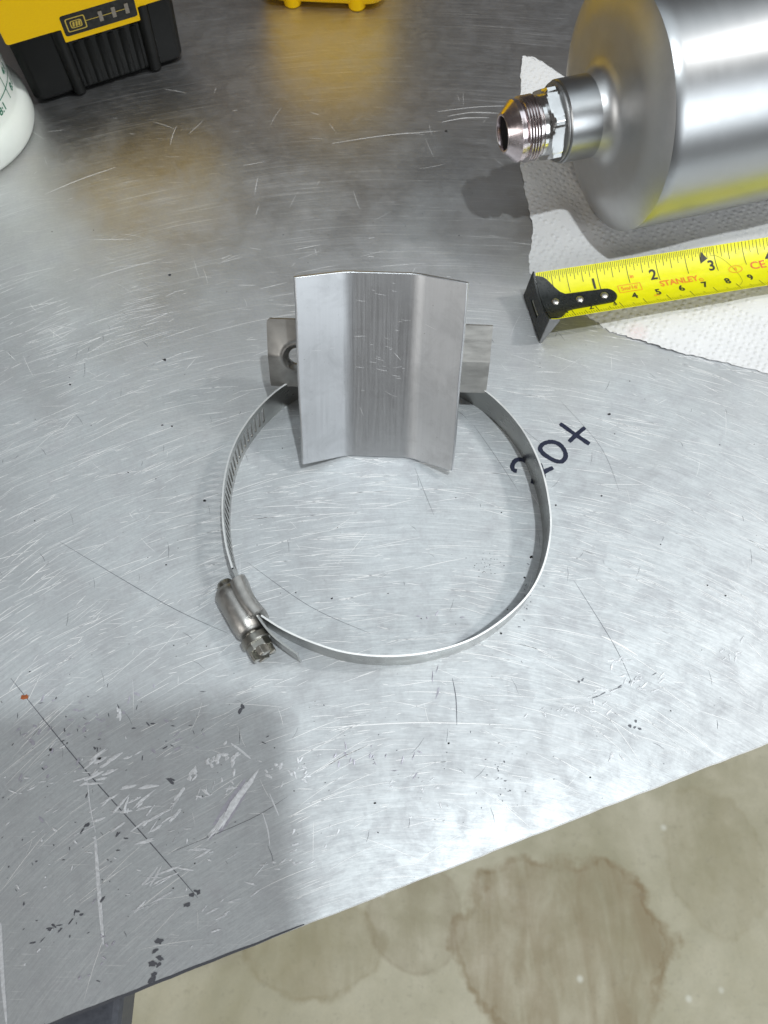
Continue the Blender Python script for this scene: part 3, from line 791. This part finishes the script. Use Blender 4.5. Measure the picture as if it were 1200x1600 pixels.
# ================================================================== CANISTER WITH FITTING
ta = .27
can = thing('canister', 'large satin aluminium canister lying on its side on the paper towel', 'canister', (9.28, 26.92, 4.72), (0, 0, ta))
RC = 4.68
body = [(RC-.35, 0.0), (RC-.02, 0.02), (RC, .05), (RC, 1), (RC, 5), (RC, 10), (RC, 20.0), (RC-.2, 20.3), (0, 20.3)]
V, F = lathe([(RC-.015, 0.008), (RC, .03), (RC, .5), (RC, 5), (RC, 12), (RC, 20.0), (RC-.4, 20.4)], 128, 'x')
link('body', V, F, M['can'], can, smooth=True, auto=40)
prof = [(RC-.01, .01), (RC-.04, -.01)]
for i in range(1, 15):
    t = i/14; prof.append((RC-.04-1.6*t, -.01-.46*(1-(1-t)**2.0)))
prof += [(2.6, -.51), (2.1, -.56), (1.85, -.64), (1.68, -.78), (1.58, -.98), (1.545, -1.2)]
V, F = lathe(prof, 128, 'x'); link('end_cap', V, F[:-1], M['can_face'], can, smooth=True, auto=60)
V, F = lathe([(1.545, -1.18), (1.54, -1.8), (1.54, -2.42), (1.50, -2.47), (1.2, -2.47)], 96, 'x'); link('neck', V, F, M['can'], can, smooth=True, auto=35)
V, F = lathe([(1.0, -2.465), (1.46, -2.47), (1.47, -2.5), (1.47, -2.56), (1.45, -2.59), (1.0, -2.59)], 96, 'x'); link('washer', V, F, M['cut'], can, smooth=True, auto=35)
def hexnut(r, x0, x1, cham=.09):
    V, F = [], []; n = 120
    def rad(a, k): 
        aa = (a+PI/6+.25) % (PI/3)-PI/6; return min(r*math.cos(PI/6)/math.cos(aa), k)
    rings = [(x0, r*.90), (x0-.06, r*.93), (x0-cham-.02, r*1.2), (x1+cham+.02, r*1.2), (x1+.06, r*.93), (x1, r*.88)]
    for x_, k in rings:
        for i in range(n*2):
            a = 2*PI*i/(n*2); q = rad(a, k); V.append((x_, q*math.cos(a), q*math.sin(a)))
    n *= 2
    for j in range(len(rings)-1):
        for i in range(n): F.append((j*n+i, j*n+(i+1) % n, (j+1)*n+(i+1) % n, (j+1)*n+i))
    F.append(tuple(range(n))); F.append(tuple((len(rings)-1)*n+i for i in range(n-1, -1, -1)))
    return V, F
V, F = hexnut(1.47, -2.59, -3.15); link('hex_nut', V, F, M['chrome'], can, smooth=True, auto=18)
V, F = lathe([(1.0, -3.1), (1.13, -3.14), (1.13, -3.36), (1.05, -3.40), (1.0, -3.42)], 64, 'x'); link('shank', V, F, M['chrome'], can, smooth=True, auto=35)
# helical thread
def thread(r0, r1, xa, xb, pitch, n=64):
    V, F = [], []; turns = (xb-xa)/pitch; steps = int(abs(turns)*n)+n
    sec = [(-.5, r0), (-.12, r1), (.12, r1), (.5, r0)]
    for s_ in range(steps+1):
        a = 2*PI*s_/n; xc = xa+(xb-xa-0)*s_/steps
        for k, (o_, r) in enumerate(sec): V.append((xc+o_*abs(pitch), r*math.cos(a), r*math.sin(a)))
    for s_ in range(steps):
        for k in range(3): F.append((4*s_+k, 4*s_+k+1, 4*s_+5+k, 4*s_+4+k))
    return V, F
V, F = join(lathe([(1.02, -3.38), (1.08, -3.40), (1.08, -4.1), (1.0, -4.2)], 64, 'x'), thread(1.075, 1.22, -3.50, -4.02, .15))
link('thread', V, F, M['thread'], can, smooth=True, auto=35)
V, F = lathe([(1.06, -4.09), (1.15, -4.12), (1.15, -4.30), (1.12, -4.33), (.76, -4.70), (.73, -4.745), (.68, -4.76), (.635, -4.74), (.61, -4.65), (.61, -3.6), (0.001, -3.6)], 80, 'x')
link('flare_cone', V, F, M['cone'], can, smooth=True, auto=28)
V, F = lathe([(.605, -4.60), (.60, -3.62), (0.001, -3.61)], 48, 'x'); link('bore', V, F[:-1] if len(F) > 200 else F, M['bore'], can, smooth=True, auto=40)

# ================================================================== PAPER TOWEL
bnd = [(6.97, 36.07), (7.2, 36.21), (7.62, 36.17), (8.38, 35.47), (9.11, 34.7), (10.5, 33.4), (12.5, 35.0), (16, 37.5), (24, 40), (32, 38), (34, 28), (32, 16), (24, 14.8), (19, 16.2), (15.88, 17.48), (13.86, 18.11), (12.15, 18.58),
       (11.13, 19.0), (10.1, 19.39), (9.5, 19.65), (8.94, 20.2), (7.6, 21.2), (6.58, 22.23), (6.40, 23.28), (6.7, 25.09), (6.52, 27.37), (6.41, 29.76), (6.73, 33.58)]
bn = catmull(bnd, 9, True)
rg = random.Random(3); cx, cy = 17, 27
nr = 26; V, F = [(cx, cy, .05)], []
def pz(x, y, t):
    wv = .07*math.sin(x*1.1+.7*y)+.05*math.sin(1.7*y-x*.6+1)+.03*math.sin(3.1*x+2.2*y)
    edge = 1-max(0, (t-.72)/.28)**2
    under = 1
    ax, ay = x-9.28, y-26.92; v_ = -ax*math.sin(ta)+ay*math.cos(ta); u_ = ax*math.cos(ta)+ay*math.sin(ta)
    if u_ > -.8: under = max(0, min(1, (abs(v_)-.8)/1.6))
    z = .03+(.075+wv*.7)*under*(.45+.55*edge)
    return max(.02, z)
for k in range(1, nr+1):
    t = (k/nr)**.75
    for i, (x, y) in enumerate(bn):
        jj = .05*math.sin(i*1.9)*math.sin(i*.77) if k == nr else 0
        xx = cx+(x-cx)*t+jj; yy = cy+(y-cy)*t+jj*.7
        V.append((xx, yy, pz(xx, yy, t)))
nb = len(bn)
for i in range(nb): F.append((0, 1+i, 1+(i+1) % nb))
for k in range(nr-1):
    a = 1+k*nb; b = a+nb
    for i in range(nb): F.append((a+i, b+i, b+(i+1) % nb, a+(i+1) % nb))
for i, (x, y) in enumerate(bn):
    q = V[1+(nr-1)*nb+i]; V.append((q[0], q[1], q[2]-.016))
a = 1+(nr-1)*nb; b = a+nb
for i in range(nb): F.append((a+i, b+i, b+(i+1) % nb, a+(i+1) % nb))
pt = link('paper_towel', V, F, M['paper'], smooth=True, auto=60); pt['label'] = 'white embossed paper towel spread under the canister and the tape measure'; pt['category'] = 'paper towel'

# ================================================================== TAPE MEASURE BLADE
tz0 = 1.45
tape = thing('tape_measure', 'yellow steel tape measure blade with black riveted end hook, laid in front of the canister', 'tape measure', (6.30, 21.50, tz0), (0, R_(1.4), .205))
TW = 2.40; SAG = .36; KU = 1.035
def tsurf(u, v, lift=0.0):
    """u along the blade, v from the far edge (0) to the near edge (TW); concave side up"""
    q = (v/TW)*2-1; z = -SAG*(1-q*q)
    dz = SAG*2*q*2/TW; L = math.hypot(1, dz)
    return (u*KU, -v+lift*dz/L*1.0, z+lift/L)
V, F = [], []; nu, nv = 60, 20; ULEN = 24.0
for lay in (0, -.014):
    for i in range(nu+1):
        for j in range(nv+1):
            V.append(tsurf(ULEN*i/nu, TW*j/nv, lay))
L1 = (nu+1)*(nv+1)
for i in range(nu):
    for j in range(nv):
        a = i*(nv+1)+j; F.append((a, a+1, a+nv+2, a+nv+1)); F.append((L1+a, L1+a+nv+1, L1+a+nv+2, L1+a+1))
for i in range(nu):
    for j in (0, nv):
        a = i*(nv+1)+j; F.append((a, a+nv+1, L1+a+nv+1, L1+a))
for j in range(nv):
    for i in (0, nu):
        a = i*(nv+1)+j; F.append((a, a+1, L1+a+1, L1+a))
mi = [0]*len(F)
for k in range(1, 2*nu*nv, 2): mi[k] = 1
link('blade', V, F, [M['tape'], M['tape_back']], tape, smooth=True, mi=mi, auto=40)
LIFT = .006
def tick(u, v0, v1, w, lift=LIFT):
    V, F = [], []; n = max(2, int(abs(v1-v0)/.1)+1)
    for i in range(n+1):
        v = v0+(v1-v0)*i/n; V += [tsurf(u-w/2, v, lift), tsurf(u+w/2, v, lift)]
    for i in range(n): F.append((2*i, 2*i+1, 2*i+3, 2*i+2))
    return V, F
acc = ([], [])
IN = 2.54
for k in range(1, 32*9):
    u = k*IN/32
    if k % 32 == 0: ln, wd = 1.06, .028
    elif k % 16 == 0: ln, wd = .98, .026
    elif k % 8 == 0: ln, wd = .62, .024
    elif k % 4 == 0: ln, wd = .46, .022
    elif k % 2 == 0: ln, wd = .32, .02
    else: ln, wd = .22, .018
    if k % 2 and k > 32*3: continue
    add(acc, tick(u, .02, ln, wd))
for k in range(1, 230):
    u = k*.1
    if u < .35: continue
    ln, wd = (.46, .026) if k % 10 == 0 else ((.30, .02) if k % 5 == 0 else (.20, .017))
    add(acc, tick(u, TW-.02, TW-ln, wd))
tm = link('graduation_marks', acc[0], acc[1], M['tick'], tape); tm['kind'] = 'stuff'
def text_part(name, txt, u, v, size, mat, parent=tape, surf=tsurf, rot=0, bold=.0, lift=.009, sx=1.0, ctr=True):
    cu = bpy.data.curves.new('txt', 'FONT'); cu.body = txt; cu.size = size; cu.offset = bold; cu.resolution_u = 3
    cu.align_x = 'CENTER' if ctr else 'LEFT'; cu.align_y = 'CENTER'
    ob = bpy.data.objects.new('txt', cu); COL.objects.link(ob)
    dg = bpy.context.evaluated_depsgraph_get(); me = bpy.data.meshes.new_from_object(ob.evaluated_get(dg))
    COL.objects.unlink(ob); bpy.data.objects.remove(ob); bpy.data.curves.remove(cu)
    bm = bmesh.new(); bm.from_mesh(me)
    bmesh.ops.remove_doubles(bm, verts=bm.verts, dist=1e-5)
    c, s = math.cos(rot), math.sin(rot)
    for vv in bm.verts:
        x, y = vv.co.x*sx, vv.co.y; x, y = x*c-y*s, x*s+y*c
        p = surf(u+x, v-y, lift); vv.co = Vector(p)*CM
    bm.to_mesh(me); bm.free(); me.materials.append(mat)
    o = bpy.data.objects.new(name, me); COL.objects.link(o); o.parent = parent; return o
for i in range(1, 10):
    text_part('inch_number', str(i), i*IN-.22, .80, .64, M['tick'], bold=.016)
for i in range(1, 23):
    if i in (1, 2, 3): text_part('centimetre_number', str(i), i-.22, 1.98, .40, M['tick'], bold=.010)
    else: text_part('centimetre_number', str(i), i-.24, 1.70, .46, M['tick'], bold=.016)
text_part('brand_print', 'STANLEY', 5.82, 1.28, .40, M['orange'], bold=.010, sx=1.0)
text_part('registered_print', '\u00ae', 6.75, 1.40, .24, M['orange'], bold=.006)
text_part('length_print', '5m/16\'', 3.72, 1.22, .27, M['orange'], bold=.006)
text_part('unit_print', 'cm', 4.62, 1.86, .20, M['orange'], bold=.004)
text_part('unit_print', 'in', 3.95, .70, .22, M['orange'], bold=.006)
text_part('conformity_print', 'CE', 9.35, 1.10, .52, simple('red_orange_print', (.85, .16, .06), .5, var=.06), bold=.006, sx=1.1)
text_part('class_print', 'II', 8.35, 1.12, .26, M['orange'], bold=.003)
def outline(pts, w):
    V, F = [], []; n = len(pts)
    for i, (u, v) in enumerate(pts):
        a, b = pts[i-1], pts[(i+1) % n]; du, dv = b[0]-a[0], b[1]-a[1]; L = math.hypot(du, dv)
        V += [tsurf(u-dv/L*w/2, v+du/L*w/2, .009), tsurf(u+dv/L*w/2, v-du/L*w/2, .009)]
    for i in range(n): j = (i+1) % n; F.append((2*i, 2*i+1, 2*j+1, 2*j))
    return V, F
rect = []
for (a, b), (c, d_) in zip([(3.25, 1.04), (4.2, 1.04), (4.2, 1.40), (3.25, 1.40)], [(4.2, 1.04), (4.2, 1.40), (3.25, 1.40), (3.25, 1.04)]):
    rect += [(a+(c-a)*t/8, b+(d_-b)*t/8) for t in range(8)]
link('length_print_border', *outline(rect, .028), M['orange'], tape)
link('class_print_border', *outline([(8.35+.29*math.cos(a*PI/16), 1.12+.17*math.sin(a*PI/16)) for a in range(32)], .028), M['orange'], tape)
# stud-mark triangle and the fine wear line beyond the 3
V = [tsurf(6.98, .62, .01), tsurf(7.30, .46, .01), tsurf(7.06, .14, .01), tsurf(7.0, .4, .01)]; link('stud_mark', V, [(0, 1, 2, 3)], M['tick'], tape)
arc = [(7.45, .36), (7.7, .40), (8.0, .62), (8.25, 1.0), (8.38, 1.45), (8.32, 1.85), (8.05, 2.1)]
V, F = [], []; ap = catmull(arc, 6)
for i, (u, v) in enumerate(ap):
    a, b = ap[max(0, i-1)], ap[min(len(ap)-1, i+1)]; du, dv = b[0]-a[0], b[1]-a[1]; L = math.hypot(du, dv)
    V += [tsurf(u-dv/L*.009, v+du/L*.009, .0075), tsurf(u+dv/L*.009, v-du/L*.009, .0075)]
for i in range(len(ap)-1): F.append((2*i, 2*i+1, 2*i+3, 2*i+2))
link('wear_line', V, F, simple('olive_wear', (.35, .33, .02), .6), tape)
# black strap of the end hook, following the blade
V, F = [], []
def halfw(u):
    if u < .25: return 1.10
    if u < 1.05: t = (u-.25)/.8; t = t*t*(3-2*t); return 1.10-.66*t
    if u < 2.75: return .44-.03*(u-1.05)
    q = min(1, (u-2.75)/.40); return max(.02, .39*math.sqrt(max(0, 1-q*q)))
us = [-.03, .1, .25, .4, .55, .7, .85, 1.05, 1.5, 2.0, 2.4, 2.75, 2.87, 2.97, 3.05, 3.11, 3.145, 3.15]
vc = lambda u: 1.50 if u > 1 else 1.50-.28*(1-u)
for lift in (.075, .004):
    for u in us:
        h = halfw(u)
        for j in range(9): V.append(tsurf(u/KU, vc(u)+h*(j/4-1), lift))
n1 = len(us)*9
for i in range(len(us)-1):
    for j in range(8):
        a = i*9+j; F.append((a, a+1, a+10, a+9)); F.append((n1+a, n1+a+9, n1+a+10, n1+a+1))
    for j in (0, 8): a = i*9+j; F.append((a, a+9, n1+a+9, n1+a))
for j in range(8):
    for i in (0, len(us)-1): a = i*9+j; F.append((a, a+1, n1+a+1, n1+a))
hs = link('hook_strap', V, F, M['hook'], tape, smooth=True, auto=35)
for u in (.52, 1.55, 2.62):
    x, y, z = tsurf(u/KU, 1.48 if u > 1 else 1.40, .07)
    V, F = lathe([(.165, 0), (.165, .03), (.13, .062), (.06, .08), (0.001, .083)], 24)
    link('rivet', [(a+x, b+y, c+z) for a, b, c in V], F, M['rivet'], hs, smooth=True, auto=50)
# turned-down end hook: a thin plate with a slot, flanges folded forward at both ends
V, F = [], []; nv = 14
HD = 1.43
def hk(v, t, off):   # t 0 top .. 1 bottom
    q = (v/TW)*2-1; ztop = tsurf(0, v)[2]+.07
    zb = -HD+.0
    return (-.06-off-.10*t, -v, ztop+(zb-ztop)*t)
vs = [-.02+(TW+.04)*j/nv for j in range(nv+1)]; ts = [0, .3, .42, .62, 1]
for off in (0, .07):
    for t in ts:
        for v in vs:
            tt = t
            V.append(hk(v, tt*(1 if 0.0 <= v <= TW else 1), off))
nvv = nv+1; lay = nvv*len(ts)
solid = lambda i, j: not (i == 2 and 4 <= j <= 8)
for i in range(len(ts)-1):
    for j in range(nv):
        if not solid(i, j): continue
        a = i*nvv+j; F.append((a, a+1, a+nvv+1, a+nvv)); F.append((lay+a, lay+a+nvv, lay+a+nvv+1, lay+a+1))
        for (di, dj), (p, q) in (((-1, 0), (a, a+1)), ((1, 0), (a+nvv, a+nvv+1)), ((0, -1), (a, a+nvv)), ((0, 1), (a+1, a+nvv+1))):
            ii, jj = i+di, j+dj
            if ii < 0 or jj < 0 or ii >= len(ts)-1 or jj >= nv or not solid(ii, jj): F.append((p, q, lay+q, lay+p))
link('end_hook', V, F, M['hook'], tape)
V = [hk(TW+.02, 0, 0), hk(TW+.02, 1, 0), hk(TW+.02, 1, .0), hk(TW+.02, 0, .0)]
x0, y0, z0 = hk(TW+.02, 0, 0); x1, y1, z1 = hk(TW+.02, 1, 0)
V = [(x0-.07, y0, z0), (x1-.07, y1, z1), (x1+.03, y1-.03, z1), (x0+.34, y0-.10, z0+.02)]; V += [(a, b-.05, c) for a, b, c in V]
link('hook_flange', V, [(0, 1, 2, 3), (7, 6, 5, 4), (0, 4, 5, 1), (1, 5, 6, 2), (2, 6, 7, 3), (3, 7, 4, 0)], M['cut'], tape)

# ================================================================== BATTERY PACK
by = R_(25.2)
bat = thing('battery_pack', 'black and yellow power tool battery with charge gauge, standing beside the white bottle', 'battery', (-16.96, 32.92, 0), (0, 0, by))
LEAN = .30
def fp(u, z, out=0.0):      # a point on the forward leaning front face
    return (u, -LEAN*z-out, z)
def loft(rects, r, n=6):
    """stack of rounded rectangles (x0,x1,y0,y1,z) -> closed shell"""
    V, F = [], []
    for (x0, x1, y0, y1, z) in rects:
        for cx_, cy_, a0 in ((x1-r, y1-r, 0), (x0+r, y1-r, PI/2), (x0+r, y0+r, PI), (x1-r, y0+r, 1.5*PI)):
            for k in range(n+1): a = a0+PI/2*k/n; V.append((cx_+r*math.cos(a), cy_+r*math.sin(a), z))
    m = 4*(n+1)
    for j in range(len(rects)-1):
        for i in range(m): F.append((j*m+i, j*m+(i+1) % m, (j+1)*m+(i+1) % m, (j+1)*m+i))
    F.append(tuple(range(m-1, -1, -1))); F.append(tuple((len(rects)-1)*m+i for i in range(m)))
    return V, F
BWID = 7.6
rects = [(.45, BWID-.45, .35, 10.6, .0), (.12, BWID-.12, .03, 10.9, .12), (0, BWID, -LEAN*.35, 11, .35), (0, BWID, -LEAN*2, 11, 2.0), (0, BWID, -LEAN*3.9, 11, 3.9), (.02, BWID-.02, -LEAN*5.2+.1, 11, 5.2)]
V, F = loft(rects, .45); link('case', V, F, M['black_pl'], bat, smooth=True, auto=40)
# two tall rails and the low ribs between them
def rail(u, w_, z0, z1, out, name='rail'):
    V, F = [], []; n = 8
    zs = [z0, z0+.06, z0+.15, z1-.05, z1]; k = [.55, .85, 1, 1, .6]
    for z, kk in zip(zs, k):
        for i in range(n+1):
            a = PI*i/n; V.append((u-w_/2*math.cos(a)*(.8+.2*kk), -LEAN*z+.12-(out*kk+.12)*math.sin(a)**.6, z))
    for j in range(len(zs)-1):
        for i in range(n): F.append((j*(n+1)+i, j*(n+1)+i+1, (j+1)*(n+1)+i+1, (j+1)*(n+1)+i))
    F.append(tuple(range(n, -1, -1))); F.append(tuple((len(zs)-1)*(n+1)+i for i in range(n+1)))
    return link(name, V, F, M['black_pl'], bat, smooth=True, auto=50)
rail(2.15, .62, .02, 4.1, .28); rail(6.05, .62, .02, 4.1, .28)
for i in range(6): rail(2.75+i*.54, .42, .30, 3.0, .05, 'rib')
for i in range(4):
    u = 2.9+i*.82; V = [fp(u, 3.05, .02), fp(u+.34, 3.05, .02), fp(u+.34, 3.13, .06), fp(u, 3.13, .06)]+[fp(u, 3.05, -.1), fp(u+.34, 3.05, -.1), fp(u+.34, 3.13, -.1), fp(u, 3.13, -.1)]
    link('lip', V, [(0, 1, 2, 3), (7, 6, 5, 4), (0, 4, 5, 1), (1, 5, 6, 2), (2, 6, 7, 3), (3, 7, 4, 0)], M['black_pl'], bat)
# yellow cover: stepped lower outline around the gauge
def plate_on_face(outline, out0, out1, mat, name, bevel=.06, parent=bat):
    n = len(outline); V = [fp(u, z, out1) for u, z in outline]+[fp(u, z, out0) for u, z in outline]
    F = [tuple(range(n)), tuple(range(2*n-1, n-1, -1))]+[(i, (i+1) % n, n+(i+1) % n, n+i) for i in range(n)]
    return link(name, V, F, mat, parent, bevel=bevel, seg=3, smooth=True, auto=40)
def rnd(pts, r, n=4):
    out = []; m = len(pts)
    for i in range(m):
        p0, p1, p2 = Vector(pts[i-1]), Vector(pts[i]), Vector(pts[(i+1) % m]); a = (p0-p1).normalized(); b = (p2-p1).normalized()
        for k in range(n+1): t = k/n; out.append(tuple((p1+a*r*(1-t)).lerp(p1+b*r*t, t)))
    return out
cover = rnd([(-.08, 4.05), (2.05, 4.05), (2.25, 3.30), (6.0, 3.30), (6.2, 4.05), (7.48, 4.05), (7.48, 7.2), (-.08, 7.2)], .16)
plate_on_face(cover, -1.2, .22, M['yellow'], 'cover')
V, F = loft([(-.1, BWID+.1, -LEAN*4.4-.0, 11.1, 4.15), (-.1, BWID+.1, -LEAN*7.0, 11.1, 7.0), (.3, BWID-.3, -LEAN*7.6+.4, 10.8, 7.8), (1.2, BWID-1.2, 0, 8.8, 8.6), (1.3, BWID-1.3, .6, 7.8, 10.5), (1.6, BWID-1.6, 1.2, 7.2, 11)], .5)
link('top_housing', V, F, M['yellow'], bat, smooth=True, auto=40)
pan = plate_on_face(rnd([(2.45, 3.62), (5.8, 3.62), (5.8, 4.75), (2.45, 4.75)], .14), .15, .235, M['panel_bl'], 'gauge_panel', .02)
def frame_on_face(u0, u1, z0, z1, w_, out, mat, name, parent):
    o = rnd([(u0, z0), (u1, z0), (u1, z1), (u0, z1)], .1); i_ = rnd([(u0+w_, z0+w_), (u1-w_, z0+w_), (u1-w_, z1-w_), (u0+w_, z1-w_)], .08); n = len(o)
    V = [fp(a, b, out) for a, b in o]+[fp(a, b, out) for a, b in i_]
    return link(name, V, [(i, (i+1) % n, n+(i+1) % n, n+i) for i in range(n)], mat, parent)
frame_on_face(2.62, 3.50, 3.82, 4.55, .05, .241, M['gold'], 'icon_border', pan)
frame_on_face(2.80, 3.32, 3.98, 4.38, .045, .241, M['gold'], 'battery_symbol', pan)
V = []
for a in (2.88, 3.02, 3.14): V += [fp(a, 4.06, .242), fp(a+.09, 4.06, .242), fp(a+.13, 4.30, .242), fp(a+.04, 4.30, .242)]
link('battery_symbol_bars', V, [(0, 1, 2, 3), (4, 5, 6, 7), (8, 9, 10, 11)], M['gold'], pan)
V = [fp(3.50, 4.17, .240), fp(5.35, 4.17, .240), fp(5.35, 4.205, .240), fp(3.50, 4.205, .240)]; link('gauge_line', V, [(0, 1, 2, 3)], M['gold'], pan)
for u in (4.1, 4.7, 5.3):
    V = [fp(u, 3.93, .21), fp(u+.17, 3.93, .21), fp(u+.17, 4.46, .21), fp(u, 4.46, .21)]; V += [fp(a[0], a[2], .262) for a in V]
    link('gauge_light', V, [(3, 2, 1, 0), (4, 5, 6, 7), (0, 1, 5, 4), (1, 2, 6, 5), (2, 3, 7, 6), (3, 0, 4, 7)], M['grey_bar'], pan)

# ================================================================== YELLOW TOOL FOOT
yt = thing('power_tool', 'rounded yellow plastic tool housing with two little feet at the top edge', 'power tool', (-3.2, 39.75, 0), (0, 0, R_(-4)))
def tool_rects(): 
    out = []
    for z, ins in ((.28, .35), (.38, .16), (.62, .05), (1.0, 0), (2.5, -.05), (4.0, 0), (5.5, .3), (6.2, .8)): out.append((-3.4+ins, 3.4-ins, .12+ins*.6, 9-ins, z))
    return out
V, F = loft(tool_rects(), .95, 8); link('housing', V, F, M['yellow'], yt, smooth=True, auto=50)
for u in (-1.65, 1.75):
    V, F = lathe([(.36, 0), (.44, .06), (.46, .2), (.46, .7)], 24); link('foot', [(a+u, b+.52, c) for a, b, c in V], F, M['yellow'], yt, smooth=True, auto=40)

# ================================================================== BOTTLE
bo = thing('bottle', 'milky white plastic mixing bottle with green graduations at the left edge', 'bottle', (-20.85, 31.3, 0))
prof = [(0.001, .25), (3.2, .25), (3.5, .02), (3.7, 0), (3.95, .08), (4.03, .25), (4.03, .7), (4.0, 1.05), (3.88, 1.30), (3.76, 1.42), (3.70, 1.55), (3.68, 2), (3.64, 6), (3.6, 14), (3.3, 14.8), (2.2, 16), (1.6, 16.4), (1.5, 18), (0.001, 18)]
V, F = lathe(prof, 96); link('shell', V, F, M['milky'], bo, smooth=True, auto=50)
def bsurf(u, v, lift):      # u round the wall in cm from +x towards the viewer, v height
    r = 3.68-.0012*0+lift; a = u/3.68; zz = v
    rr = (3.68-.01*(zz-2))+lift
    return (rr*math.cos(a), rr*math.sin(a), zz)
def bline(pts, w_):
    V, F = [], []; n = len(pts)
    for i, (u, v) in enumerate(pts):
        a, b = pts[max(0, i-1)], pts[min(n-1, i+1)]; du, dv = b[0]-a[0], b[1]-a[1]; L = math.hypot(du, dv)
        V += [bsurf(u-dv/L*w_/2, v+du/L*w_/2, .01), bsurf(u+dv/L*w_/2, v-du/L*w_/2, .01)]
    for i in range(n-1): F.append((2*i, 2*i+1, 2*i+3, 2*i+2))
    return V, F
acc = ([], [])
for u, z0 in ((-.12, 1.85), (1.45, 1.65)): add(acc, bline([(u, z0+.2*i) for i in range(0, 45)], .05))
for v in (2.35, 3.15, 4.2, 5.4, 6.6, 7.8): add(acc, bline([(-2.4+.2*i, v) for i in range(0, 20)], .05))
link('graduations', acc[0], acc[1], M['green'], bo)
bs = lambda u, v, l: bsurf(u, 5-v, l)
for txt, u, v in (('8:1', .6, 1.98), ('4:1', .6, 2.75), ('3:1', .6, 3.6), ('8:1', -1.0, 1.98)):
    text_part('graduation_text', txt, u, 5-v, .5, M['green'], bo, lambda a, b, l: bsurf(a, 5-b, l), bold=.012)

# ================================================================== UNSEEN SLAB ADDED FOR PHONE AND HAND (throws the soft block of shade at the near left)
ph = thing('shade_slab', 'black slab added unseen above the bench in place of phone and hand, shading its near left corner', 'shade_slab', (5.1, -.5, 38), (R_(22.6), 0, R_(4)))
def rr_outline(x0, x1, y0, y1, r):
    out = []
    for cx_, cy_, a0 in ((x1-r, y1-r, 0), (x0+r, y1-r, PI/2), (x0+r, y0+r, PI), (x1-r, y0+r, 1.5*PI)):
        for k in range(9): a = a0+PI/2*k/8; out.append((cx_+r*math.cos(a), cy_+r*math.sin(a)))
    return out
o_ = rr_outline(-11.0, 0, -18.4, 0, .8); n = len(o_)
V = [(x, y, 0) for x, y in o_]+[(x, y, .9) for x, y in o_]
link('case', V, [tuple(range(n-1, -1, -1)), tuple(range(n, 2*n))]+[(i, (i+1) % n, n+(i+1) % n, n+i) for i in range(n)], M['black_pl'], ph, bevel=.15)
o_ = rr_outline(-10.6, -.4, -18.0, -.4, .6)
link('slab_face', [(x, y, .905) for x, y in o_], [tuple(range(n))], M['hook'], ph)
print('objects', len(bpy.data.objects), 'polys', sum(len(m.polygons) for m in bpy.data.meshes))
